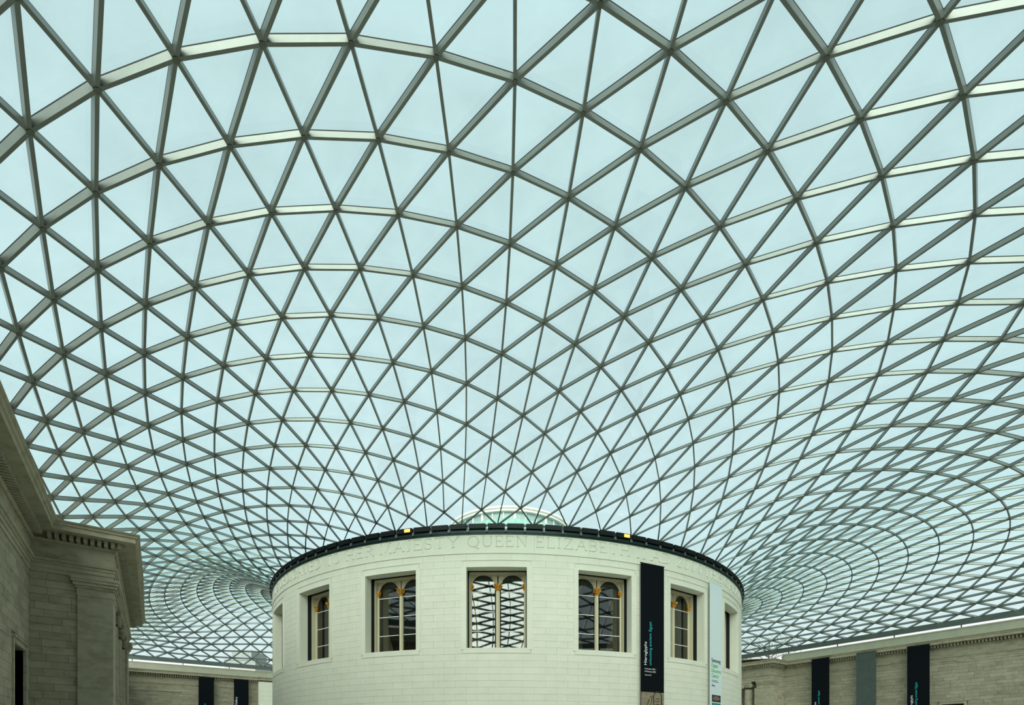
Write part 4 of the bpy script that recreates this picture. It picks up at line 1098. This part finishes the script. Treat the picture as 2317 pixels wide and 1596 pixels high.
arcbox(mb, RD - .1, RD, TH0, TH1, FLOOR_Z, low, 90)
mb.build('lower_drum', M_NEW, rot)
# inscription band, one slab for every two windows' width, and the fillet under it
t = TH0
while t < TH1 - .1:
    mb = MB()
    arcbox(mb, RD - .12, RD + .012, t + .012, min(t + 9, TH1) - .012, 18.86, 20.08, 5)
    mb.build('inscription_slab', M_NEW, rot)
    t += 9
mb = MB()
arcbox(mb, RD - .12, RD + .05, TH0, TH1, 18.78, 18.862, 90)
mb.build('fillet', M_NEW, rot)
mb = MB()
arcbox(mb, RD - .4, RD + .10, TH0, TH1, 20.06, 20.24, 90)
arcbox(mb, RD - .5, RD + .06, TH0, TH1, 19.98, 20.06, 90)
mb.build('rim_gutter', M_GUTTER, rot)
mb = MB()
arcbox(mb, RD - .9, RD - .02, TH0, TH1, 20.24, 20.34, 90)
mb.build('rim_ledge', M_GUTTER, rot)

# ---- carved letters: strokes with serifs on a unit-high grid
def arc(cx, cy, rx, ry, a0, a1, n=9):
    return [(cx + rx * math.cos(R_(a0 + (a1 - a0) * i / n)), cy + ry * math.sin(R_(a0 + (a1 - a0) * i / n))) for i in range(n + 1)]
def sf(x, y, w=.11): return [(x - w, y), (x + w, y)]
GL = {
 'A': (.86, [[(.05, 0), (.43, 1)], [(.43, 1), (.81, 0)], [(.19, .36), (.67, .36)], sf(.05, 0), sf(.81, 0)]),
 'B': (.66, [[(.12, 0), (.12, 1)], [(.02, 1), (.34, 1)] + arc(.34, .76, .22, .24, 90, -90) + [(.12, .52)], [(.34, .52)] + arc(.34, .26, .28, .26, 90, -90) + [(.02, 0)]]),
 'C': (.84, [arc(.46, .5, .42, .5, 45, 315, 16), [(.76, .72), (.76, .98)], [(.76, .02), (.76, .28)]]),
 'D': (.84, [[(.12, 0), (.12, 1)], [(.02, 1), (.34, 1)] + arc(.34, .5, .46, .5, 90, -90, 12) + [(.02, 0)]]),
 'E': (.64, [[(.12, 0), (.12, 1)], [(.02, 1), (.58, 1), (.58, .86)], [(.12, .52), (.46, .52)], [(.02, 0), (.62, 0), (.62, .16)]]),
 'G': (.88, [arc(.46, .5, .42, .5, 45, 320, 16), [(.78, .1), (.78, .42)], sf(.78, .42), [(.76, .72), (.76, .98)]]),
 'H': (.86, [[(.13, 0), (.13, 1)], [(.73, 0), (.73, 1)], [(.13, .52), (.73, .52)], sf(.13, 0), sf(.13, 1), sf(.73, 0), sf(.73, 1)]),
 'I': (.3, [[(.15, 0), (.15, 1)], sf(.15, 0), sf(.15, 1)]),
 'J': (.4, [[(.26, 1), (.26, .12)] + arc(.1, .12, .16, .16, 0, -100, 5), sf(.26, 1)]),
 'L': (.62, [[(.12, 1), (.12, 0)], sf(.12, 1), [(.02, 0), (.6, 0), (.6, .16)]]),
 'M': (1.0, [[(.1, 0), (.16, 1)], [(.16, 1), (.5, .08)], [(.5, .08), (.84, 1)], [(.84, 1), (.9, 0)], sf(.1, 0), sf(.9, 0), sf(.13, 1, .08), sf(.87, 1, .08)]),
 'N': (.9, [[(.13, 0), (.13, 1)], [(.13, 1), (.77, 0)], [(.77, 0), (.77, 1)], sf(.13, 0), sf(.77, 1), sf(.1, 1, .08)]),
 'O': (.92, [arc(.46, .5, .42, .5, 0, 360, 22)]),
 'Q': (.94, [arc(.46, .5, .42, .5, 0, 360, 22), [(.5, .06), (.66, -.1), (.9, -.16)]]),
 'R': (.76, [[(.12, 0), (.12, 1)], [(.02, 1), (.36, 1)] + arc(.36, .76, .24, .24, 90, -90) + [(.12, .52)], [(.34, .52), (.7, 0), (.78, 0)], sf(.12, 0)]),
 'S': (.62, [arc(.31, .75, .22, .25, 30, 270, 10) + arc(.31, .25, .25, .25, 90, -150, 10), [(.52, .8), (.52, .98)], [(.08, .02), (.08, .22)]]),
 'T': (.8, [[(.4, 0), (.4, 1)], [(.06, .86), (.04, 1), (.76, 1), (.74, .86)], sf(.4, 0)]),
 'U': (.86, [[(.13, 1), (.13, .32)] + arc(.43, .32, .3, .32, 180, 360, 10) + [(.73, 1)], sf(.13, 1), sf(.73, 1)]),
 'Y': (.82, [[(.05, 1), (.41, .48)], [(.77, 1), (.41, .48)], [(.41, .48), (.41, 0)], sf(.05, 1), sf(.77, 1), sf(.41, 0)]),
 'Z': (.8, [[(.1, .84), (.1, 1), (.7, 1), (.06, 0), (.74, 0), (.74, .16)]]),
 '2': (.62, [arc(.3, .74, .24, .26, 160, -30, 10) + [(.06, 0), (.58, 0), (.58, .12)]]),
 '0': (.66, [arc(.33, .5, .27, .5, 0, 360, 20)]),
}
def letter(ch, tc_, hh, z0, xs):
    """ch centred at angle tc_, hh high, xs = metres per unit width"""
    w, st = GL[ch]
    mb = MB()
    rr = RD + .012
    def pt(x, y, r): 
        a = R_(tc_) + ((x - w / 2) * xs) / rr
        return (r * math.cos(a), r * math.sin(a), z0 + y * hh)
    wd_ = .036
    for pl in st:
        for (xa, ya), (xb, yb) in zip(pl[:-1], pl[1:]):
            dx, dy = (xb - xa) * xs, (yb - ya) * hh
            l = math.hypot(dx, dy) or 1
            px_, py_ = -dy / l * wd_ / xs, dx / l * wd_ / hh
            q = [(xa - px_, ya - py_), (xb - px_, yb - py_), (xb + px_, yb + py_), (xa + px_, ya + py_)]
            vs = [pt(x, y, rr - .006) for x, y in q] + [pt(xa, ya, rr + .045), pt(xb, yb, rr + .045)]
            mb.add(vs, [(0, 1, 5, 4), (2, 3, 4, 5), (1, 2, 5), (3, 0, 4), (3, 2, 1, 0)])
    o = mb.build('carved_letter', M_NEW, rot)
WORDS = [('IS', 178.0, 182.3), ('DEDICATED', 183.3, 200.6), ('TO', 202.2, 205.6), ('HER', 207.0, 213.0), ('MAJESTY', 214.2, 228.0), ('QUEEN', 229.4, 238.9), ('ELIZABETH', 240.2, 256.4), ('II', 257.6, 259.6), ('AD', 260.7, 265.1), ('2000', 266.5, 273.8), ('THIS', 274.8, 281.7), ('GREAT', 282.8, 294.8)]
for wd_, a0, a1 in WORDS:
    tot = sum(GL[c][0] for c in wd_) + .17 * (len(wd_) - 1)
    u = R_(a1 - a0) * RD / tot
    x = 0
    for c in wd_:
        w = GL[c][0]
        letter(c, a0 + math.degrees((x + w / 2) * u / RD), .66, 19.22, u)
        x += w + .17

# ---- windows
def window(q, th):
    words = {180: 'narrow slot of a window at the far left side of the rotunda',
             198: 'second window from the left on the rotunda, seen obliquely with one arch',
             216: 'window left of the middle one on the rotunda, with dark lower panes',
             234: 'middle window of the rotunda mirroring the bright sky',
             252: 'window right of the middle one, left of the black banner',
             270: 'window between the black banner and the white banner',
             288: 'narrow window right of the white banner on the rotunda'}
    t = empty('window_%d' % q, (0, 0, 0))
    t.rotation_euler = (0, 0, R_(th))
    tag(t, words[th], 'window', kind='structure')
    # stone surround, flush with the wall and set off by a fine joint
    for nm, t0, t1, z0, z1 in (('surround_jamb', -HO + .07, -HI, OZ0 + .03, OZ1 - .03), ('surround_jamb', HI, HO - .07, OZ0 + .03, OZ1 - .03),
                               ('surround_lintel', -HI, HI, WZ1, OZ1 - .03), ('surround_sill', -HI, HI, OZ0 + .03, WZ0)):
        mb = MB()
        arcbox(mb, RD - .14, RD + .006, t0, t1, z0, z1)
        mb.build(nm, M_NEW, t)
    hw = RD * math.sin(R_(HI))
    xf = RD * math.cos(R_(HI)) + .01
    def b(nm, lo, hi, m, par=None):
        mb = MB()
        mb.box(lo, hi)
        return mb.build(nm, m, par or t)
    d1, d2, d3 = xf - .68, xf - .95, xf - 1.42      # stone reveal, dark slot, window plane
    for s in (-1, 1):
        y0, y1 = sorted((s * hw, s * (hw + .35)))
        b('reveal', (d1, y0, WZ0 - .1), (xf, y1, WZ1 + .1), M_NEW)
        y0, y1 = sorted((s * (hw + .0), s * (hw + .5)))
        b('slot_shade_strip', (d2 - .02, s * (hw + .03) - .03, WZ0 - .1), (d1 + .0, s * (hw + .03) + .03, WZ1 + .4), M_SLOT)  # solid near-black strip painting the shade inside the slot
        y0, y1 = sorted((s * 1.845, s * 2.1))
        b('slot_shade_strip', (d2, y0, WZ0 - .1), (d2 + .02, y1, WZ1 + .2), M_SLOT)  # dark strip on the jamb front, widening the painted shade
        y0, y1 = sorted((s * 1.80, s * 2.3))
        b('inner_jamb', (d3 - .1, y0, WZ0 - .1), (d2, y1, WZ1 + .45), M_CREAM)
    b('soffit', (d1, -hw - .2, WZ1 + .004), (xf - .06, hw + .2, WZ1 + .18), M_NEW)
    b('sill', (d3, -hw - .2, WZ0 - .2), (xf - .06, hw + .2, WZ0 - .004), M_NEW)
    b('slot_shade_strip', (d2, -hw - .2, WZ1 + .2), (d1, hw + .2, WZ1 + .45), M_SLOT)
    b('inner_lintel', (d3 - .1, -1.8, WZ1 - .06), (d2, 1.8, WZ1 + .6), M_CREAM)
    b('slot_shade_strip', (d2, -hw, WZ1 + .02), (d2 + .02, hw, WZ1 + .09), M_SLOT)  # thin dark strip added as a shade line above the lintel face
    # cream window: two round-headed lights
    hwid, mul = 1.80, .13
    zs, rad = 17.12, .76
    xc = (hwid + mul) / 2
    ztop = WZ1 + .35
    fr = empty('casement', (d3, 0, 0))
    fr.parent = t
    for s in (-1, 1):
        # spandrel plate with an arch cut out of it
        mb = MB()
        n = 16
        out = [(s * xc + rad * math.cos(PI * i / n), zs + rad * math.sin(PI * i / n)) for i in range(n + 1)]
        for i in range(n):
            (ya, za), (yb, zb) = out[i], out[i + 1]
            vs = [(0, ya, za), (0, yb, zb), (0, yb, ztop), (0, ya, ztop), (.07, ya, za), (.07, yb, zb), (.07, yb, ztop), (.07, ya, ztop)]
            mb.add(vs, [(4, 5, 6, 7), (0, 4, 5, 1), (3, 2, 6, 7), (3, 2, 1, 0)])
        for ya, yb in ((s * xc - .93, s * xc - rad), (s * xc + rad, s * xc + .93)):
            mb.box((0, ya, zs), (.07, yb, ztop))
        mb.build('arch', M_CREAM, fr)
        mb = MB()
        mb.tube([(.09, s * xc + (rad + .06) * math.cos(PI * i / n), zs + (rad + .06) * math.sin(PI * i / n)) for i in range(n + 1)], .045, 6)
        mb.build('arch_moulding', M_CREAM, fr, True)
        mb = MB()
        y0, y1 = sorted((s * (xc + rad), s * hwid))
        mb.box((0, y0, WZ0 - .1), (.08, y1, zs))
        mb.tube([(.1, s * (xc + rad + .05), WZ0 - .1), (.1, s * (xc + rad + .05), 16.85)], .06, 8)
        mb.build('side_shaft', M_CREAM, fr)
        for zb in (14.17, 15.46, 16.76):
            mb = MB()
            mb.box((.02, s * xc - rad, zb - .022), (.06, s * xc + rad, zb + .022))
            mb.build('glazing_bar', M_WBAR, fr)
        mb = MB()
        pts = [(.03, s * xc - rad, WZ0 - .05), (.03, s * xc + rad, WZ0 - .05)] + [(.03, s * xc + rad * math.cos(PI * i / n), zs + rad * math.sin(PI * i / n)) for i in range(n + 1)]
        mb.prism(pts, (.012, 0, 0))
        mb.build('pane', M_WGLASS, fr)
    mb = MB()
    mb.tube([(.1, 0, WZ0 - .1), (.1, 0, 16.85)], .11, 10)
    mb.box((0, -.14, WZ0 - .1), (.06, .14, zs))
    mb.build('mullion', M_CREAM, fr)
    # gilded leaf capitals
    for yy, hf in ((0, 1.0), (xc + rad + .06, .62), (-xc - rad - .06, .62)):
        mb = MB()
        mb.lathe([(.11 * hf + .01, 16.80), (.14 * hf, 16.86), (.13 * hf, 16.9), (.17 * hf + .02, 17.06), (.26 * hf, 17.2), (.27 * hf, 17.24), (.0, 17.26)], 10, Matrix.Translation((.1, yy, 0)))
        for lv, (zz, rr, ln_) in enumerate(((16.92, .15, .1), (17.06, .2, .11), (17.17, .27, .08))):
            for i in range(8):
                a = 2 * PI * (i + lv * .5) / 8
                c = Vector((.1 + rr * hf * math.cos(a), yy + rr * hf * math.sin(a), zz))
                T = Matrix.Translation(c) @ Matrix.Rotation(a, 4, 'Z') @ Matrix.Rotation(.5, 4, 'Y')
                mb.box((-.025, -.05 * hf, -.05), (.025, .05 * hf, .05), T)
        mb.build('capital', M_GOLD, fr)
    # drawn curtains inside
    for s in (-1, 1):
        mb = MB()
        n, m = 26, 7
        vs = []
        for j in range(m + 1):
            f = j / m
            width = .95 - .55 * math.sin(PI * min(1, (1 - f) * 1.1)) ** 1.0 if f > .1 else .42
            for i in range(n + 1):
                g = i / n
                y = s * (1.72 - g * width)
                x = -.32 + .05 * math.sin(g * 34) * (1 - .3 * f)
                vs.append((x, y, WZ0 - .2 + f * 4.9))
        fs = [(j * (n + 1) + i, j * (n + 1) + i + 1, (j + 1) * (n + 1) + i + 1, (j + 1) * (n + 1) + i) for j in range(m) for i in range(n)]
        mb.add(vs, fs)
        k = len(mb.v)
        mb.add([(x - .02, y, z) for x, y, z in vs], [tuple(reversed(f)) for f in fs])
        mb.build('curtain', M_CURTAIN, fr, True)
for q, th in enumerate(WIN):
    window(q + 1, th)

# ---- floodlight boxes round the rim
BOX = MB()
BOX.box((RD - .12, -.53, 0), (RD + .2, .53, .30))
BOX.box((RD + .2, -.50, .03), (RD + .21, .50, .27))
BOXME = BOX.mesh('housing', M_BLACK)
LV = MB()
for q in range(11):
    LV.box((RD + .205, -.47 + q * .094 - .008, .04), (RD + .225, -.47 + q * .094 + .008, .26))
LVME = LV.mesh('front_fins', M_BLACK)
BR = MB()
BR.box((RD - .1, -.68, -.2), (RD + .17, -.54, -.02))
BR.box((RD - .1, -.62, -.02), (RD + .1, -.6, .34))
BRME = BR.mesh('bracket', M_BRACKET)
LM = MB()
LM.box((RD + .2, .02, .05), (RD + .245, .42, .24))
LMME = LM.mesh('lamp', M_LAMP)
lit = {219: 1, 255: 1}
th = 159
while th <= 309:
    on = th in lit
    t = empty('floodlight', (0, 0, 20.30))
    t.rotation_euler = (0, 0, R_(th))
    if on:
        lb = 'black floodlight glowing orange on the rim above the word MAJESTY' if th < 234 else 'black floodlight glowing orange on the rim above ELIZABETH'
        tag(t, lb, 'floodlight', 'floodlights round the rotunda rim')
    else:
        tag(t, 'unlit black floodlight box in the ring on top of the rotunda', 'floodlight', 'floodlights round the rotunda rim')
    link('housing', BOXME, t)
    link('front_fins', LVME, t)
    link('bracket', BRME, t)
    if on:
        l = link('lamp', LMME, t)
        l['label'] = 'orange glowing lamp'
    th += 3

# ================================================================== copper dome outside, above the roof
dome = tag(empty('dome', (0, 0, 21.0)), 'green copper dome with a white windowed lantern seen through the glass above the rotunda', 'dome')
mb = MB()
mb.lathe([(21.0, -.4), (16, 1.7), (12, 3.6), (9, 5.35), (7.4, 6.6), (6.5, 7.35)], 72)
mb.build('copper_shell', M_COPPER, dome, True)
for i in range(72):
    a = 2 * PI * i / 72
    mb = MB()
    mb.tube([(r * math.cos(a), r * math.sin(a), z + .03) for r, z in ((16, 1.7), (12, 3.6), (9, 5.35), (7.4, 6.6), (6.5, 7.35))], .035, 4)
    mb.build('standing_seam', M_COPPER, dome)
mb = MB()
mb.lathe([(6.15, 7.2), (6.15, 8.2)], 72)
mb.build('lantern_glazing', M_FARWIN, dome)
for i in range(36):
    a = 2 * PI * i / 36
    mb = MB()
    w = .10 if i % 3 == 0 else .035
    mb.box((6.12, -w, 7.3), (6.24, w, 8.15), Matrix.Rotation(a, 4, 'Z'))
    mb.build('lantern_post', M_WBAR, dome)
for r0, r1, z0, z1 in ((6.0, 6.5, 8.12, 8.24), (6.0, 6.35, 8.24, 8.4), (5.9, 6.6, 8.4, 8.55)):
    mb = MB()
    mb.lathe([(r0, z0), (r1, z0), (r1, z1), (r0, z1)], 72)
    mb.build('lantern_cornice', M_WBAR, dome)
mb = MB()
mb.lathe([(6.2, 8.5), (4, 9.0), (1.5, 9.3), (0, 9.35)], 48)
mb.build('lantern_roof', M_COPPER, dome, True)

# ================================================================== banners
def flat_banner(centre, right, width, top, bottom, m, label, name='banner'):
    """frame: x along right, y up, z out of the cloth"""
    right = Vector(right).normalized()
    up = Vector((0, 0, 1))
    out = right.cross(up)
    t = empty(name, (centre[0], centre[1], bottom))
    t.rotation_euler = Matrix((right, up, out)).transposed().to_euler()
    tag(t, label, 'banner')
    h = top - bottom
    mb = MB()
    n = 12
    vs = []
    for j in range(n + 1):
        for i in range(7):
            x = width * (i / 6 - .5)
            vs.append((x, h * j / n, .006 * math.sin(i * 1.9) * (1 - j / n)))
    fs = [(j * 7 + i, j * 7 + i + 1, (j + 1) * 7 + i + 1, (j + 1) * 7 + i) for j in range(n) for i in range(6)]
    mb.add(vs, fs)
    mb.add([(x, y, z - .02) for x, y, z in vs], [tuple(reversed(f)) for f in fs])
    mb.build('cloth', m, t)
    mb = MB()
    mb.tube([(-width / 2 - .05, h + .01, -.01), (width / 2 + .05, h + .01, -.01)], .03, 8)
    mb.build('top_rail', M_BLACK if m is not M_WBANNER else M_WBANNER, t)
    return t, h

def put_text(t, body, m, x, y, length=None, height=None, vertical=False):
    me = textmesh(body, m)
    xs = [v.co.x for v in me.vertices]
    ys = [v.co.y for v in me.vertices]
    w = max(xs) - min(xs)
    sc = (length / w) if length else height / (max(ys) - min(ys))
    o = link('lettering', me, t)
    o.scale = (sc, sc, 1)
    if vertical:
        o.rotation_euler = (0, 0, PI / 2)
        o.location = (x, y - min(xs) * sc, .012)
    else:
        o.location = (x - min(xs) * sc, y, .012)
    return o

def egypt(centre, right, width, top, label, full):
    t, h = flat_banner(centre, right, width, top, top - 10.9, M_BANNER, label)
    put_text(t, 'Hieroglyphs', M_TWHITE, -.50, h - 6.80, length=1.55, vertical=True)
    put_text(t, 'unlocking ancient Egypt', M_TTEAL, -.10, h - 6.80, length=2.93, vertical=True)
    put_text(t, '13 October 2022 –', M_TWHITE, -.66, h - 7.10, length=.98)
    put_text(t, '19 February 2023', M_TWHITE, -.66, h - 7.28, length=.93)
    put_text(t, 'Supported by', M_TWHITE, -.66, h - 7.50, length=.55)
    if full:
        # printed picture of carved signs at the foot
        mb = MB()
        mb.box((-width / 2 + .02, .05, .004), (width / 2 - .02, h - 8.62, .010))
        p = mb.build('printed_picture', M_RELIEF, t)
        mb = MB()
        yb = h - 9.9
        ring = [(.42 + .34 * math.cos(a), yb + .55 + (.45 if math.sin(a) > 0 else -.1) + .34 * math.sin(a)) for a in [2 * PI * i / 24 for i in range(25)]]
        mb.tube([(x, y, .014) for x, y in ring], .035, 5)
        for q in range(3):
            mb.box((.26, yb + .45 + q * .2, .010), (.58, yb + .49 + q * .2, .018))
        bird = [(-.78, yb + .12), (-.55, yb + .3), (-.36, yb + .62), (-.3, yb + .8), (-.2, yb + .98), (-.05, yb + 1.02), (.02, yb + .92), (-.08, yb + .86), (-.1, yb + .62), (-.2, yb + .36), (-.36, yb + .22), (-.34, yb + .02), (-.4, yb + .02), (-.42, yb + .2)]
        mb.tube([(x, y, .014) for x, y in bird + bird[:1]], .022, 5)
        mb.build('printed_signs', M_RELIEFD, p)
    return t

def on_drum(t0, t1, r):
    a, b = R_(t0), R_(t1)
    p, q = Vector((r * math.cos(a), r * math.sin(a), 0)), Vector((r * math.cos(b), r * math.sin(b), 0))
    return (p + q) / 2, (q - p), (q - p).length
c, r, w = on_drum(258.17, 263.05, RD + .25)
egypt(c, r, w, 18.83, 'tall black banner with white and teal lettering hanging on the rotunda', True)
c, r, w = on_drum(275.55, 280.4, RD + .25)
t, h = flat_banner(c, r, w, 18.82, 8.0, M_WBANNER, 'tall white banner with black and green lettering on the right of the rotunda')
put_text(t, 'Samsung', M_TBLACK, -.72, 12.90 - 8, length=1.42)
put_text(t, 'Digital', M_TGREEN, -.72, 12.52 - 8, length=.98)
put_text(t, 'Discovery', M_TGREEN, -.72, 12.14 - 8, length=1.52)
put_text(t, 'Centre', M_TGREEN, -.72, 11.76 - 8, length=1.12)
for x1, z0, hh, m in ((.26, 11.52, .03, M_GBANNER), (.40, 11.42, .03, M_GBANNER), (-.42, 11.22, .025, M_GBANNER), (-.16, 11.10, .06, M_TBLACK)):
    mb = MB()
    mb.box((-.68, z0 - 8, .006), (x1, z0 - 8 + hh, .011))
    mb.build('small_print', m, t)
for z0, z1, m in ((9.93, 10.45, M_PRINTD), (9.2, 9.85, M_PRINTT)):
    mb = MB()
    mb.box((-.66, z0 - 8, .004), (.72, z1 - 8, .010))
    p = mb.build('printed_picture', m, t)
    if m is M_PRINTD:
        mb = MB()
        mb.prism([(.03 + .58 * math.cos(a), z0 - 8 + .22 + (.22 if math.sin(a) > 0 else .1) * math.sin(a), .010) for a in [2 * PI * i / 22 for i in range(22)]], (0, 0, .006))
        mb.build('printed_shape', M_PRINTB, p)
# three banners on the right wall, hung from the cornice
XB = 34.85
def right_banner(y0, y1):
    return (XB, (y0 + y1) / 2), (0, -1, 0), abs(y1 - y0)
c, r, w = right_banner(-14.75, -16.83)
egypt(c, r, w, 17.53, 'black banner nearest the rotunda on the right wall, left of the grey one', False)
c, r, w = right_banner(-19.79, -21.83)
flat_banner(c, r, w, 17.48, 6.6, M_GBANNER, 'plain grey banner between two black ones on the right wall')
c, r, w = right_banner(-24.79, -26.80)
egypt(c, r, w, 17.47, 'black banner farthest right on the right wall, with teal lettering', False)
# two banners on the far wall
YB = 44.5
egypt((-24.78, YB), (1, 0, 0), 1.97, 17.24, 'left one of two black banners on the far wall by the left portico', False)
t, h = flat_banner((-20.17, YB), (1, 0, 0), 1.99, 17.27, 6.4, M_BANNER, 'right one of two black banners on the far wall, nearer the rotunda')
put_text(t, 'ns Gallery', M_TWHITE, -.55, 8.2 - 1.75, length=1.75, vertical=True)

# ================================================================== beyond the glass
b = tag(empty('distant_building', (-6.0, 96.0, FLOOR_Z)), 'pale grey stepped building far behind the glass left of the rotunda', 'building')
def at(u, v, depth):
    return CAM + (FWD + RGT * ((u - CX) / FPX) + Vector((0, 0, 1)) * ((CY - v) / FPX)) * depth
pl, pr, pt_ = at(508, 1492, 118), at(578, 1492, 118), at(543, 1471, 118)
b.location = ((pl.x + pr.x) / 2, (pl.y + pr.y) / 2, FLOOR_Z)
wd2 = (pr - pl).length / 2
b.rotation_euler = (0, 0, YAW - PI / 2)
mb = MB()
mb.box((-wd2, 0, 0), (wd2, 8, pl.z - FLOOR_Z))
mb.build('body', M_FAR, b)
mb = MB()
mb.box((-wd2 * .62, .5, pl.z - FLOOR_Z), (wd2 * .66, 7.5, pt_.z - FLOOR_Z))
mb.build('upper_block', M_FAR, b)
mb = MB()
mb.box((-wd2 - .15, -.15, pl.z - FLOOR_Z - .25), (wd2 + .15, 8.1, pl.z - FLOOR_Z))
mb.build('string_course', M_FAR, b)
tp = at(1740, 1465, 88)
tree = tag(empty('tree', (tp.x, tp.y, FLOOR_Z)), 'fine-twigged tree seen through the glass right of the rotunda', 'tree')
rnd = random.Random(4)
mb = MB()
hz = tp.z - FLOOR_Z
mb.tube([(0, 0, 0), (.2, .1, hz * .4), (0, .2, hz * .75), (.2, 0, hz + 1.5)], [.4, .32, .2, .06], 8)
for q in range(46):
    a = rnd.uniform(0, 2 * PI)
    z0 = hz * rnd.uniform(.55, 1.0)
    l = rnd.uniform(2.0, 4.6)
    e = Vector((l * math.cos(a), l * math.sin(a), z0 + rnd.uniform(.3, 2.4)))
    mb.tube([(0, 0, z0 - .6), tuple(e * .5 + Vector((0, 0, z0 * .5 - .1))), tuple(e)], [.09, .05, .02], 5)
mb.build('trunk', M_BARK, tree)
mb = MB()
for q in range(2600):
    a = rnd.uniform(0, 2 * PI)
    rr = 4.9 * math.sqrt(rnd.random())
    zz = hz + rnd.uniform(-4.2, 2.2) * math.sqrt(max(0, 1 - (rr / 5.2) ** 2))
    c = Vector((rr * math.cos(a), rr * math.sin(a), zz))
    u = Vector((rnd.uniform(-1, 1), rnd.uniform(-1, 1), rnd.uniform(-1, 1))).normalized() * rnd.uniform(.05, .13)
    v = u.orthogonal().normalized() * u.length * .6
    mb.add([c - u, c + v, c + u, c - v], [(0, 1, 2, 3)])
tag(mb.build('foliage', M_LEAF, tree), kind='stuff')
